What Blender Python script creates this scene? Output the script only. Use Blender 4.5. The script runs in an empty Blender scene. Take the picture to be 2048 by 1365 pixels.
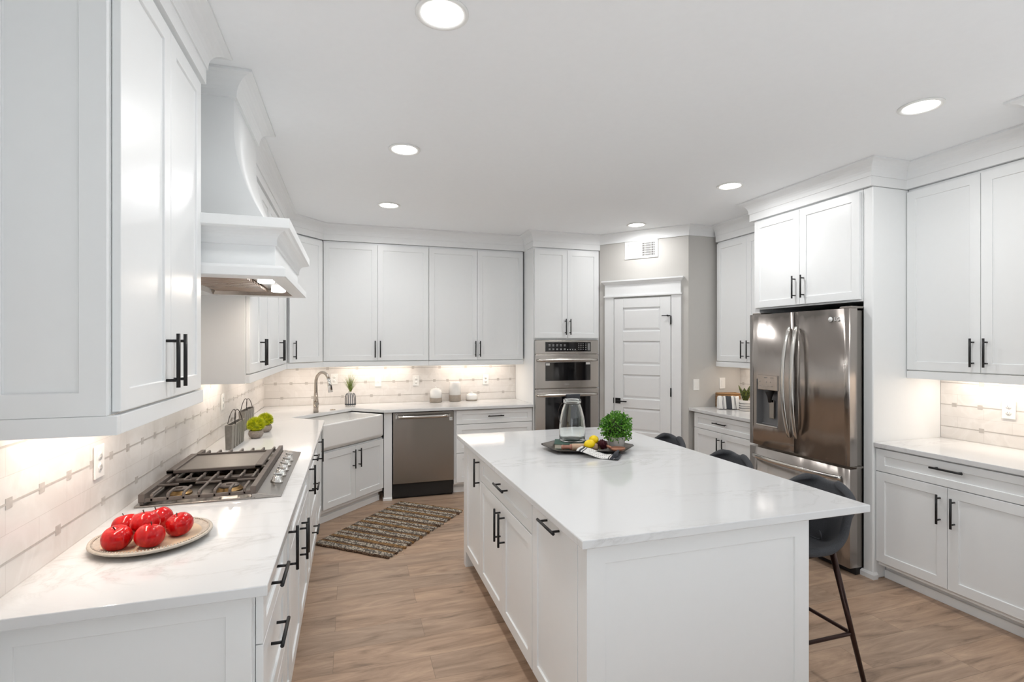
import bpy, bmesh, math, random
from math import pi, sin, cos, radians as R
from mathutils import Vector, Matrix, Euler
random.seed(7)
C = bpy.context.scene.collection
SC = bpy.context.scene

# ------------------------------------------------------------------ camera, light, exposure
cam_d = bpy.data.cameras.new('camera'); cam = bpy.data.objects.new('camera', cam_d); C.objects.link(cam)
cam_d.sensor_width = 36.0; cam_d.lens = 36.0 * 1027.0 / 2048.0
cam_d.shift_y = 5.9 / 2048.0; cam_d.shift_x = -0.2 / 2048.0
cam_d.clip_start = 0.05
cam.location = (0.868, 0.0, 1.571); cam.rotation_euler = (pi / 2, 0, -0.305)
SC.camera = cam
w = bpy.data.worlds.new('world'); SC.world = w; w.use_nodes = True
bg = w.node_tree.nodes['Background']; bg.inputs[0].default_value = (0.88, 0.94, 1.0, 1); bg.inputs[1].default_value = 0.12
vs = SC.view_settings
vs.view_transform = 'Standard'; vs.look = 'None'; vs.gamma = 1.0; vs.exposure = 0.02; vs.use_curve_mapping = False
try:
    SC.cycles.use_denoising = True
    SC.cycles.max_bounces = 10; SC.cycles.diffuse_bounces = 6; SC.cycles.glossy_bounces = 5
    SC.cycles.transmission_bounces = 8; SC.cycles.sample_clamp_indirect = 6.0
    SC.cycles.caustics_reflective = False; SC.cycles.caustics_refractive = False
except Exception:
    pass
CEIL = 2.79
CAN_POWER, UC_POWER = 9.0, 1.2
COOL = (1.0, 0.995, 0.985); WARM = (1.0, 0.86, 0.73)
def area(name, loc, rot, sx, sy, power, col, spread=pi, shape='RECTANGLE'):
    l = bpy.data.lights.new(name, 'AREA'); l.shape = shape; l.size = sx
    if shape in ('RECTANGLE', 'ELLIPSE'): l.size_y = sy
    l.energy = power; l.color = col; l.spread = spread
    o = bpy.data.objects.new(name, l); C.objects.link(o); o.location = loc; o.rotation_euler = rot
    return o
# added, unseen fill to lift the ceiling: area lamps and a pale carpet
area('bounce_fill', (3.0, -2.0, 2.74), (0, 0, 0), 6.0, 3.0, 128, (0.90, 0.95, 1.0), spread=R(84))  # added lamp, aimed down so the pale floor bounces it upward
area('side_fill', (7.9, 0.2, 1.4), (0, pi / 2, 0), 1.8, 3.0, 55, (0.88, 0.94, 1.0))  # added fill from the right, no window built here
area('side_fill', (0.05, -1.6, 1.45), (0, -pi / 2, 0), 1.6, 2.0, 20, (0.88, 0.94, 1.0))  # added fill from the left, no window built here

# ------------------------------------------------------------------ materials
def nodes(name):
    m = bpy.data.materials.new(name); m.use_nodes = True
    nt = m.node_tree; return m, nt, nt.nodes['Principled BSDF']
def mat(name, col, rough=0.5, metal=0.0, noise=0.0, nscale=30.0, bump=0.0, bscale=200.0, spec=0.5, coat=0.0, emit=None, estr=0.0):
    m, nt, b = nodes(name)
    c = tuple(col) + (1,)
    b.inputs['Base Color'].default_value = c; b.inputs['Roughness'].default_value = rough
    b.inputs['Metallic'].default_value = metal; b.inputs['Specular IOR Level'].default_value = spec
    b.inputs['Coat Weight'].default_value = coat; b.inputs['Coat Roughness'].default_value = 0.05
    if emit: b.inputs['Emission Color'].default_value = tuple(emit) + (1,); b.inputs['Emission Strength'].default_value = estr
    tc = nt.nodes.new('ShaderNodeTexCoord')
    n = nt.nodes.new('ShaderNodeTexNoise'); n.inputs['Scale'].default_value = nscale; n.inputs['Detail'].default_value = 5
    nt.links.new(tc.outputs['Object'], n.inputs['Vector'])
    mx = nt.nodes.new('ShaderNodeMixRGB'); mx.blend_type = 'MULTIPLY'; mx.inputs[0].default_value = noise if noise else 0.03
    mx.inputs[1].default_value = c; nt.links.new(n.outputs['Fac'], mx.inputs[2]); nt.links.new(mx.outputs[0], b.inputs['Base Color'])
    if bump:
        n2 = nt.nodes.new('ShaderNodeTexNoise'); n2.inputs['Scale'].default_value = bscale
        nt.links.new(tc.outputs['Object'], n2.inputs['Vector'])
        bp = nt.nodes.new('ShaderNodeBump'); bp.inputs['Strength'].default_value = bump; bp.inputs['Distance'].default_value = 0.002
        nt.links.new(n2.outputs['Fac'], bp.inputs['Height']); nt.links.new(bp.outputs[0], b.inputs['Normal'])
    return m
def ramp(nt, stops):
    r = nt.nodes.new('ShaderNodeValToRGB'); e = r.color_ramp.elements
    while len(e) < len(stops): e.new(0.5)
    for k, (p, c) in enumerate(stops):
        e[k].position = p; e[k].color = tuple(c) + (1,)
    return r
M = {}
M['cab'] = mat('white_cabinet_lacquer', (0.82, 0.835, 0.84), 0.32, noise=0.02)
M['paint'] = mat('white_trim_paint', (0.83, 0.84, 0.845), 0.45)
M['ceil'] = mat('ceiling_paint', (0.90, 0.915, 0.93), 0.9)
M['bouncefloor'] = mat('pale_bounce_floor', (0.72, 0.71, 0.69), 1.0)
M['wall'] = mat('greige_wall_paint', (0.56, 0.545, 0.52), 0.8, bump=0.05)
M['dispgrey'] = mat('grey_dispenser_plastic', (0.22, 0.22, 0.225), 0.35, 0.3)
M['wallw'] = mat('white_wall_paint', (0.80, 0.80, 0.79), 0.7, bump=0.05)
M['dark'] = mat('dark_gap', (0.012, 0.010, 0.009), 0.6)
M['black'] = mat('matte_black_metal', (0.012, 0.012, 0.013), 0.38, 0.3)
M['iron'] = mat('cast_iron', (0.15, 0.125, 0.11), 0.55, 0.2, noise=0.3, bump=0.3, bscale=400)
M['griddle'] = mat('seasoned_griddle', (0.17, 0.15, 0.135), 0.42, 0.5, noise=0.2)
M['bglass'] = mat('black_oven_glass', (0.006, 0.006, 0.007), 0.05, coat=0.5)
M['chrome'] = mat('polished_chrome', (0.75, 0.74, 0.72), 0.08, 1.0)
M['nickel'] = mat('brushed_nickel', (0.55, 0.49, 0.43), 0.25, 1.0)
M['ceramic'] = mat('white_glazed_ceramic', (0.82, 0.81, 0.79), 0.12, coat=0.4)
M['plastic'] = mat('white_plastic', (0.86, 0.86, 0.84), 0.35)
M['grey_ink'] = mat('grey_print', (0.25, 0.25, 0.25), 0.6)
M['white_ink'] = mat('pale_print', (0.75, 0.75, 0.75), 0.5)
M['lens'] = mat('lit_lens', (1, 1, 1), 0.5, emit=(1, 0.985, 0.96), estr=6.0)
M['strip'] = mat('lit_strip_lens', (1, 1, 1), 0.5, emit=WARM, estr=3.0)
M['leafshade'] = mat('leaf_gap_shade', (0.03, 0.04, 0.015), 0.9)
M['stonepot'] = mat('speckled_stone_pot', (0.36, 0.31, 0.27), 0.75, noise=0.6, nscale=90, bump=0.3)
M['taupe'] = mat('taupe_stoneware', (0.36, 0.31, 0.26), 0.6, noise=0.3)
M['zinc'] = mat('weathered_zinc', (0.36, 0.335, 0.30), 0.5, 0.55, noise=0.6, nscale=35, bump=0.2)
M['wire'] = mat('dark_wire', (0.06, 0.05, 0.045), 0.5, 0.8)
M['book'] = mat('dark_green_cloth', (0.055, 0.115, 0.09), 0.7)
M['pages'] = mat('cream_paper', (0.72, 0.66, 0.55), 0.8)
M['lemon'] = mat('lemon_skin', (0.95, 0.68, 0.005), 0.4, bump=0.4, bscale=150)
M['arti'] = mat('dark_red_petals', (0.09, 0.012, 0.022), 0.55, noise=0.5, nscale=40)
M['copper'] = mat('copper_scoop', (0.62, 0.30, 0.20), 0.28, 0.55)
M['pinw'] = mat('pale_wood', (0.62, 0.43, 0.29), 0.5, noise=0.3, nscale=20)
M['pinh'] = mat('pink_brown_wood', (0.42, 0.19, 0.13), 0.45, noise=0.3, nscale=20)
M['towelw'] = mat('white_cotton', (0.78, 0.77, 0.75), 0.95, bump=0.6, bscale=600)
M['charcoal'] = mat('charcoal_cotton', (0.06, 0.065, 0.075), 0.95, bump=0.6, bscale=600)
M['fabric'] = mat('dark_grey_weave', (0.085, 0.088, 0.098), 0.95, noise=0.6, nscale=300, bump=0.8, bscale=500)
M['legm'] = mat('dark_brown_metal', (0.035, 0.014, 0.010), 0.3, 0.5)
M['wicker'] = mat('tan_wicker', (0.50, 0.28, 0.12), 0.7, noise=0.7, nscale=150, bump=1.0, bscale=250)
M['orangew'] = mat('orange_wood', (0.60, 0.30, 0.12), 0.5, noise=0.3)
M['whitepot'] = mat('white_matt_pot', (0.76, 0.72, 0.68), 0.7, noise=0.25, nscale=25)
M['brass'] = mat('burner_brass', (0.30, 0.19, 0.08), 0.35, 0.9)

def leafmat(name, c1, c2, rough=0.5):
    m, nt, b = nodes(name); tc = nt.nodes.new('ShaderNodeTexCoord')
    n = nt.nodes.new('ShaderNodeTexNoise'); n.inputs['Scale'].default_value = 60
    nt.links.new(tc.outputs['Object'], n.inputs['Vector']); r = ramp(nt, [(0.35, c1), (0.65, c2)])
    nt.links.new(n.outputs['Fac'], r.inputs[0]); nt.links.new(r.outputs[0], b.inputs['Base Color']); b.inputs['Roughness'].default_value = rough
    return m
M['leaf'] = leafmat('boxwood_leaf', (0.02, 0.13, 0.010), (0.17, 0.42, 0.035))
M['moss'] = leafmat('lime_moss_blade', (0.30, 0.38, 0.01), (0.75, 0.74, 0.02))
M['grass'] = leafmat('green_grass_blade', (0.10, 0.17, 0.02), (0.30, 0.36, 0.08))
M['snake'] = leafmat('snake_plant_leaf', (0.035, 0.05, 0.02), (0.17, 0.20, 0.03))
M['lleaf'] = leafmat('lemon_leaf', (0.30, 0.34, 0.10), (0.42, 0.44, 0.18))

def quartz():
    m, nt, b = nodes('white_quartz'); L = nt.links.new; tc = nt.nodes.new('ShaderNodeTexCoord')
    mp = nt.nodes.new('ShaderNodeMapping'); mp.inputs['Rotation'].default_value = (0.3, 0.2, 0.55); mp.inputs['Scale'].default_value = (0.55, 1.7, 1.0)
    L(tc.outputs['Object'], mp.inputs['Vector'])
    n0 = nt.nodes.new('ShaderNodeTexNoise'); n0.inputs['Scale'].default_value = 2.2; n0.inputs['Detail'].default_value = 8; n0.inputs['Roughness'].default_value = 0.62; n0.inputs['Distortion'].default_value = 0.9
    L(mp.outputs[0], n0.inputs['Vector'])
    sb = nt.nodes.new('ShaderNodeMath'); sb.operation = 'SUBTRACT'; sb.inputs[1].default_value = 0.5; L(n0.outputs['Fac'], sb.inputs[0])
    ab = nt.nodes.new('ShaderNodeMath'); ab.operation = 'ABSOLUTE'; L(sb.outputs[0], ab.inputs[0])
    r = ramp(nt, [(0.0, (0.57, 0.57, 0.57)), (0.006, (0.64, 0.64, 0.64)), (0.03, (0.69, 0.695, 0.70))])
    L(ab.outputs[0], r.inputs[0])
    n1 = nt.nodes.new('ShaderNodeTexNoise'); n1.inputs['Scale'].default_value = 1.3; L(mp.outputs[0], n1.inputs['Vector'])
    r1 = ramp(nt, [(0.45, (0, 0, 0)), (0.62, (1, 1, 1))]); L(n1.outputs['Fac'], r1.inputs[0])
    mx = nt.nodes.new('ShaderNodeMixRGB'); mx.inputs[1].default_value = (0.69, 0.695, 0.70, 1); L(r1.outputs[0], mx.inputs[0]); L(r.outputs[0], mx.inputs[2])
    L(mx.outputs[0], b.inputs['Base Color']); b.inputs['Roughness'].default_value = 0.10
    return m
M['quartz'] = quartz()

def tile():
    m, nt, b = nodes('marble_tile'); L = nt.links.new; tc = nt.nodes.new('ShaderNodeTexCoord')
    # object axes: x along the wall, z up
    mp = nt.nodes.new('ShaderNodeMapping'); mp.inputs['Rotation'].default_value = (pi / 2, 0, 0); mp.inputs['Location'].default_value = (0, -0.922, 0)
    L(tc.outputs['Object'], mp.inputs['Vector'])
    sep = nt.nodes.new('ShaderNodeSeparateXYZ'); L(tc.outputs['Object'], sep.inputs[0])
    cb = nt.nodes.new('ShaderNodeCombineXYZ'); L(sep.outputs[0], cb.inputs[0])
    ad = nt.nodes.new('ShaderNodeMath'); ad.inputs[1].default_value = -0.00; L(sep.outputs[2], ad.inputs[0]); L(ad.outputs[0], cb.inputs[1])
    br = nt.nodes.new('ShaderNodeTexBrick'); br.inputs['Scale'].default_value = 1.0; br.inputs['Brick Width'].default_value = 0.305; br.inputs['Row Height'].default_value = 0.0765
    br.inputs['Mortar Size'].default_value = 0.0009; br.inputs['Mortar Smooth'].default_value = 0.2
    br.inputs['Color1'].default_value = (0.80, 0.775, 0.75, 1); br.inputs['Color2'].default_value = (0.77, 0.745, 0.72, 1); br.inputs['Mortar'].default_value = (0.66, 0.63, 0.60, 1)
    L(cb.outputs[0], br.inputs['Vector'])
    n = nt.nodes.new('ShaderNodeTexNoise'); n.inputs['Scale'].default_value = 5; n.inputs['Detail'].default_value = 7; n.inputs['Distortion'].default_value = 1.2
    L(tc.outputs['Object'], n.inputs['Vector']); r = ramp(nt, [(0.42, (0.90, 0.885, 0.87)), (0.52, (1, 1, 1)), (0.62, (0.93, 0.92, 0.91))]); L(n.outputs['Fac'], r.inputs[0])
    mx = nt.nodes.new('ShaderNodeMixRGB'); mx.blend_type = 'MULTIPLY'; mx.inputs[0].default_value = 0.6; L(br.outputs['Color'], mx.inputs[1]); L(r.outputs[0], mx.inputs[2])
    L(mx.outputs[0], b.inputs['Base Color']); b.inputs['Roughness'].default_value = 0.25
    return m
M['tile'] = tile()
M['inlay'] = mat('grey_stone_inlay', (0.60, 0.565, 0.53), 0.45, noise=0.35, nscale=60)

def steel(name, base, rough, stretch=(400, 400, 3), wavy=0.0):
    m, nt, b = nodes(name); L = nt.links.new; tc = nt.nodes.new('ShaderNodeTexCoord')
    b.inputs['Base Color'].default_value = tuple(base) + (1,); b.inputs['Metallic'].default_value = 1.0; b.inputs['Roughness'].default_value = rough
    mp = nt.nodes.new('ShaderNodeMapping'); mp.inputs['Scale'].default_value = stretch; L(tc.outputs['Object'], mp.inputs['Vector'])
    n = nt.nodes.new('ShaderNodeTexNoise'); n.inputs['Scale'].default_value = 1.0; n.inputs['Detail'].default_value = 3; L(mp.outputs[0], n.inputs['Vector'])
    b.inputs['Anisotropic'].default_value = 0.7 if stretch[2] != 50 else 0.0; b.inputs['Anisotropic Rotation'].default_value = 0.25
    r = ramp(nt, [(0.3, (rough * 0.93,) * 3), (0.7, (rough * 1.08,) * 3)]); L(n.outputs['Fac'], r.inputs[0]); L(r.outputs[0], b.inputs['Roughness'])
    if wavy:
        mp2 = nt.nodes.new('ShaderNodeMapping'); mp2.inputs['Scale'].default_value = (7, 7, 1.1); L(tc.outputs['Object'], mp2.inputs['Vector'])
        n2 = nt.nodes.new('ShaderNodeTexNoise'); n2.inputs['Scale'].default_value = 1.0; n2.inputs['Detail'].default_value = 1.5; L(mp2.outputs[0], n2.inputs['Vector'])
        bp = nt.nodes.new('ShaderNodeBump'); bp.inputs['Strength'].default_value = wavy; bp.inputs['Distance'].default_value = 0.02
        L(n2.outputs['Fac'], bp.inputs['Height']); L(bp.outputs[0], b.inputs['Normal'])
    return m
M['steel'] = steel('brushed_stainless', (0.56, 0.53, 0.50), 0.24, (3, 400, 400))
M['steelv'] = steel('dark_stainless', (0.40, 0.365, 0.34), 0.20, (400, 400, 3), 0.35)
M['steeld'] = steel('grey_stainless', (0.34, 0.315, 0.29), 0.24, (3, 400, 400))
M['warmsteel'] = steel('warm_filter_steel', (0.50, 0.37, 0.28), 0.28, (3, 3, 3))
M['satin'] = steel('satin_steel', (0.62, 0.60, 0.57), 0.20, (50, 50, 50))

def wood_floor():
    m, nt, b = nodes('oak_plank_floor'); L = nt.links.new; tc = nt.nodes.new('ShaderNodeTexCoord')
    br = nt.nodes.new('ShaderNodeTexBrick'); br.inputs['Scale'].default_value = 1.0; br.inputs['Brick Width'].default_value = 1.25; br.inputs['Row Height'].default_value = 0.185
    br.inputs['Mortar Size'].default_value = 0.0009; br.offset = 0.37; br.inputs['Bias'].default_value = 0.0
    br.inputs['Color1'].default_value = (0, 0, 0, 1); br.inputs['Color2'].default_value = (1, 1, 1, 1); br.inputs['Mortar'].default_value = (0.5, 0.5, 0.5, 1)
    L(tc.outputs['Object'], br.inputs['Vector'])
    mp = nt.nodes.new('ShaderNodeMapping'); mp.inputs['Scale'].default_value = (1.1, 6.0, 1.0); L(tc.outputs['Object'], mp.inputs['Vector'])
    ofs = nt.nodes.new('ShaderNodeVectorMath'); ofs.operation = 'MULTIPLY_ADD'; ofs.inputs[1].default_value = (3.7, 5.3, 9.1)
    L(br.outputs['Color'], ofs.inputs[0]); L(mp.outputs[0], ofs.inputs[2])
    n = nt.nodes.new('ShaderNodeTexNoise'); n.inputs['Scale'].default_value = 2.1; n.inputs['Detail'].default_value = 10; n.inputs['Roughness'].default_value = 0.62; n.inputs['Distortion'].default_value = 1.0
    L(ofs.outputs[0], n.inputs['Vector'])
    r = ramp(nt, [(0.28, (0.17, 0.115, 0.08)), (0.42, (0.37, 0.255, 0.18)), (0.57, (0.47, 0.33, 0.235)), (0.72, (0.60, 0.43, 0.31))]); L(n.outputs['Fac'], r.inputs[0])
    # fine grain
    mp2 = nt.nodes.new('ShaderNodeMapping'); mp2.inputs['Scale'].default_value = (6, 160, 1); L(tc.outputs['Object'], mp2.inputs['Vector'])
    n2 = nt.nodes.new('ShaderNodeTexNoise'); n2.inputs['Scale'].default_value = 1; n2.inputs['Detail'].default_value = 4; L(mp2.outputs[0], n2.inputs['Vector'])
    r2 = ramp(nt, [(0.3, (0.86, 0.86, 0.86)), (0.6, (1, 1, 1))]); L(n2.outputs['Fac'], r2.inputs[0])
    mx = nt.nodes.new('ShaderNodeMixRGB'); mx.blend_type = 'MULTIPLY'; mx.inputs[0].default_value = 0.8; L(r.outputs[0], mx.inputs[1]); L(r2.outputs[0], mx.inputs[2])
    # knots
    mp3 = nt.nodes.new('ShaderNodeMapping'); mp3.inputs['Scale'].default_value = (1.3, 3.4, 1); L(tc.outputs['Object'], mp3.inputs['Vector'])
    vo = nt.nodes.new('ShaderNodeTexVoronoi'); vo.inputs['Scale'].default_value = 1.35; L(mp3.outputs[0], vo.inputs['Vector'])
    r3 = ramp(nt, [(0.0, (0.30, 0.27, 0.25)), (0.05, (0.62, 0.58, 0.56)), (0.12, (1, 1, 1))]); L(vo.outputs['Distance'], r3.inputs[0])
    mx2 = nt.nodes.new('ShaderNodeMixRGB'); mx2.blend_type = 'MULTIPLY'; mx2.inputs[0].default_value = 0.8; L(mx.outputs[0], mx2.inputs[1]); L(r3.outputs[0], mx2.inputs[2])
    # plank tone and seams
    tn = ramp(nt, [(0.0, (0.90, 0.915, 0.93)), (1.0, (1.08, 1.05, 1.02))]); L(br.outputs['Color'], tn.inputs[0])
    mx3 = nt.nodes.new('ShaderNodeMixRGB'); mx3.blend_type = 'MULTIPLY'; mx3.inputs[0].default_value = 1.0; L(mx2.outputs[0], mx3.inputs[1]); L(tn.outputs[0], mx3.inputs[2])
    mx4 = nt.nodes.new('ShaderNodeMixRGB'); mx4.inputs[2].default_value = (0.20, 0.14, 0.10, 1); L(br.outputs['Fac'], mx4.inputs[0]); L(mx3.outputs[0], mx4.inputs[1])
    L(mx4.outputs[0], b.inputs['Base Color']); b.inputs['Roughness'].default_value = 0.42
    return m
M['floor'] = wood_floor()

def speckle(name, c1, c2, scale=160):
    m, nt, b = nodes(name); L = nt.links.new; tc = nt.nodes.new('ShaderNodeTexCoord')
    vo = nt.nodes.new('ShaderNodeTexVoronoi'); vo.inputs['Scale'].default_value = scale; L(tc.outputs['Object'], vo.inputs['Vector'])
    sp = nt.nodes.new('ShaderNodeSeparateColor'); L(vo.outputs['Color'], sp.inputs[0])
    r = ramp(nt, [(0.45, c1), (0.6, c2)]); L(sp.outputs[0], r.inputs[0]); L(r.outputs[0], b.inputs['Base Color']); b.inputs['Roughness'].default_value = 0.95
    return m
M['rug1'] = speckle('grey_white_braid', (0.13, 0.115, 0.10), (0.50, 0.44, 0.36), 95)
M['rug2'] = speckle('ochre_cord', (0.17, 0.09, 0.035), (0.33, 0.19, 0.075), 120)
M['rug3'] = speckle('brown_cord', (0.06, 0.032, 0.018), (0.17, 0.11, 0.07), 120)
def apple_mat():
    m, nt, b = nodes('red_apple_skin'); L = nt.links.new; tc = nt.nodes.new('ShaderNodeTexCoord')
    sep = nt.nodes.new('ShaderNodeSeparateXYZ'); L(tc.outputs['Object'], sep.inputs[0])
    mp = nt.nodes.new('ShaderNodeMapping'); mp.inputs['Scale'].default_value = (90, 90, 12); L(tc.outputs['Object'], mp.inputs['Vector'])
    n = nt.nodes.new('ShaderNodeTexNoise'); n.inputs['Scale'].default_value = 1; L(mp.outputs[0], n.inputs['Vector'])
    r = ramp(nt, [(0.3, (0.36, 0.003, 0.005)), (0.62, (0.52, 0.007, 0.007)), (0.85, (0.62, 0.04, 0.015))]); L(n.outputs['Fac'], r.inputs[0])
    L(r.outputs[0], b.inputs['Base Color']); b.inputs['Roughness'].default_value = 0.16; b.inputs['Specular IOR Level'].default_value = 0.4
    return m
M['apple'] = apple_mat()
M['plate'] = mat('cream_charger', (0.66, 0.52, 0.36), 0.4, noise=0.3, nscale=18)
M['platerim'] = mat('pale_beaded_rim', (0.62, 0.56, 0.48), 0.45, noise=0.5, nscale=70, bump=0.5, bscale=120)
def glass():
    m, nt, b = nodes('clear_glass'); b.inputs['Base Color'].default_value = (0.97, 1.0, 0.985, 1); b.inputs['Roughness'].default_value = 0.0
    b.inputs['Transmission Weight'].default_value = 1.0; b.inputs['IOR'].default_value = 1.45
    nt2 = nt; tc = nt.nodes.new('ShaderNodeTexCoord'); n = nt.nodes.new('ShaderNodeTexNoise'); n.inputs['Scale'].default_value = 14
    nt.links.new(tc.outputs['Object'], n.inputs['Vector']); bp = nt.nodes.new('ShaderNodeBump'); bp.inputs['Strength'].default_value = 0.15; bp.inputs['Distance'].default_value = 0.01
    nt.links.new(n.outputs['Fac'], bp.inputs['Height']); nt.links.new(bp.outputs[0], b.inputs['Normal'])
    return m
M['glass'] = glass()
M['tray'] = mat('pewter_tray', (0.20, 0.175, 0.155), 0.35, 0.7, noise=0.4, nscale=14)
M['traydark'] = mat('dark_tray_side', (0.03, 0.025, 0.022), 0.4, 0.3)

# ------------------------------------------------------------------ geometry helpers
def newbm(): return bmesh.new()
def box(bm, x0, x1, y0, y1, z0, z1, mi=0):
    v = [bm.verts.new(p) for p in ((x0, y0, z0), (x1, y0, z0), (x1, y1, z0), (x0, y1, z0), (x0, y0, z1), (x1, y0, z1), (x1, y1, z1), (x0, y1, z1))]
    for f in ((0, 3, 2, 1), (4, 5, 6, 7), (0, 1, 5, 4), (1, 2, 6, 5), (2, 3, 7, 6), (3, 0, 4, 7)):
        fc = bm.faces.new([v[i] for i in f]); fc.material_index = mi
    return v
def prism(bm, poly, z0, z1, mi=0):
    a = [bm.verts.new((x, y, z0)) for x, y in poly]; b = [bm.verts.new((x, y, z1)) for x, y in poly]; n = len(poly)
    fs = [bm.faces.new(a[::-1]), bm.faces.new(b)]
    for i in range(n): fs.append(bm.faces.new((a[i], a[(i + 1) % n], b[(i + 1) % n], b[i])))
    for f in fs: f.material_index = mi
def lathe(bm, prof, seg=32, c=(0, 0, 0), mi=0, sx=1.0, sy=1.0, smooth=True):
    rings = []
    for r, z in prof:
        if r < 1e-6: rings.append([bm.verts.new((c[0], c[1], c[2] + z))])
        else: rings.append([bm.verts.new((c[0] + sx * r * cos(2 * pi * k / seg), c[1] + sy * r * sin(2 * pi * k / seg), c[2] + z)) for k in range(seg)])
    for a, b in zip(rings, rings[1:]):
        for k in range(seg):
            q = [a[k % len(a)], a[(k + 1) % len(a)], b[(k + 1) % len(b)], b[k % len(b)]]
            u = []
            for x in q:
                if x not in u: u.append(x)
            if len(u) > 2:
                f = bm.faces.new(u); f.smooth = smooth; f.material_index = mi
def tube(bm, pts, r, seg=10, mi=0, closed=False, smooth=True):
    pts = [Vector(p) for p in pts]; n = len(pts); rr = r if isinstance(r, (list, tuple)) else [r] * n
    rings = []; up = None
    for i, p in enumerate(pts):
        if closed: t = (pts[(i + 1) % n] - pts[i - 1])
        else: t = pts[min(i + 1, n - 1)] - pts[max(i - 1, 0)]
        t.normalize()
        if up is None: up = Vector((0, 0, 1)) if abs(t.z) < 0.9 else Vector((1, 0, 0))
        a = t.cross(up); a.normalize(); b = a.cross(t); up = b
        rings.append([bm.verts.new(p + (a * cos(2 * pi * k / seg) + b * sin(2 * pi * k / seg)) * rr[i]) for k in range(seg)])
    rng = range(n if closed else n - 1)
    for i in rng:
        A, B = rings[i], rings[(i + 1) % n]
        for k in range(seg):
            f = bm.faces.new((A[k], A[(k + 1) % seg], B[(k + 1) % seg], B[k])); f.smooth = smooth; f.material_index = mi
    if not closed:
        for q in (rings[0][::-1], rings[-1]):
            f = bm.faces.new(q); f.material_index = mi
def offset_path(path, o, closed=False):
    n = len(path); out = []
    for i in range(n):
        p = Vector(path[i]).to_2d() if len(path[i]) > 2 else Vector(path[i])
        ds = []
        if closed or i > 0: ds.append((p - Vector(path[i - 1])).normalized())
        if closed or i < n - 1: ds.append((Vector(path[(i + 1) % n]) - p).normalized())
        ns = [Vector((d.y, -d.x)) for d in ds]      # outward = right of travel
        if len(ns) == 1: out.append(p + ns[0] * o)
        else:
            m = (ns[0] + ns[1]).normalized(); out.append(p + m * (o / max(0.2, m.dot(ns[0]))))
    return out
def sweep(bm, path, prof, closed=False, mi=0):
    """profile [(out, z)] run along an xy path with mitred corners"""
    rows = [[bm.verts.new((q.x, q.y, z)) for q in offset_path(path, o, closed)] for o, z in prof]
    n = len(path)
    for a, b in zip(rows, rows[1:]):
        for i in range(n if closed else n - 1):
            f = bm.faces.new((a[i], a[(i + 1) % n], b[(i + 1) % n], b[i])); f.material_index = mi
    if not closed:
        for i in (0, n - 1):
            q = [r[i] for r in rows]
            try: bm.faces.new(q)
            except Exception: pass
def obj(name, bm, mats, parent=None, loc=(0, 0, 0), rot=(0, 0, 0), bevel=0.0, smooth=False, seg=2, fixn=True):
    if fixn: bmesh.ops.recalc_face_normals(bm, faces=bm.faces[:])
    me = bpy.data.meshes.new(name); bm.to_mesh(me); bm.free()
    for m in (mats if isinstance(mats, (list, tuple)) else [mats]): me.materials.append(m)
    o = bpy.data.objects.new(name, me); C.objects.link(o); o.location = loc; o.rotation_euler = rot
    if parent: o.parent = parent
    if smooth:
        for p in me.polygons: p.use_smooth = True
    if bevel:
        b = o.modifiers.new('bevel', 'BEVEL'); b.width = bevel; b.segments = seg; b.limit_method = 'ANGLE'; b.angle_limit = R(35)
    return o
def inst(src, name, parent, loc=(0, 0, 0), rot=(0, 0, 0)):
    o = bpy.data.objects.new(name, src); C.objects.link(o); o.location = loc; o.rotation_euler = rot
    if parent: o.parent = parent
    return o
def tag(o, label, cat, group=None, kind=None):
    o['label'] = label; o['category'] = cat
    if group: o['group'] = group
    if kind: o['kind'] = kind
    return o
def thing(name, label, cat, loc=(0, 0, 0), rotz=0.0, group=None):
    o = bpy.data.objects.new(name, None); C.objects.link(o); o.location = loc; o.rotation_euler = (0, 0, rotz); o.empty_display_size = 0.1
    return tag(o, label, cat, group)
def struct(o): o['kind'] = 'structure'; return o
def bxo(name, m, parent, x0, x1, y0, y1, z0, z1, bevel=0.0, loc=(0, 0, 0), rot=(0, 0, 0)):
    bm = newbm(); box(bm, x0, x1, y0, y1, z0, z1); return obj(name, bm, m, parent, loc, rot, bevel)
def copy_tree(o, parent=None):
    c = o.copy(); C.objects.link(c); c.parent = parent
    for ch in [k for k in bpy.data.objects if k.parent == o]:
        copy_tree(ch, c)
    return c
def text(name, s, size, m, parent, loc, rot, depth=0.0006, align='CENTER'):
    cu = bpy.data.curves.new(name, 'FONT'); cu.body = s; cu.size = size; cu.align_x = align; cu.align_y = 'CENTER'; cu.extrude = depth
    t = bpy.data.objects.new(name + '_tmp', cu); C.objects.link(t)
    dg = bpy.context.evaluated_depsgraph_get(); dg.update()
    me = bpy.data.meshes.new_from_object(t.evaluated_get(dg)); me.materials.clear(); me.materials.append(m)
    bpy.data.objects.remove(t); bpy.data.curves.remove(cu)
    o = bpy.data.objects.new(name, me); C.objects.link(o); o.parent = parent; o.location = loc; o.rotation_euler = rot
    return o

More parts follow.
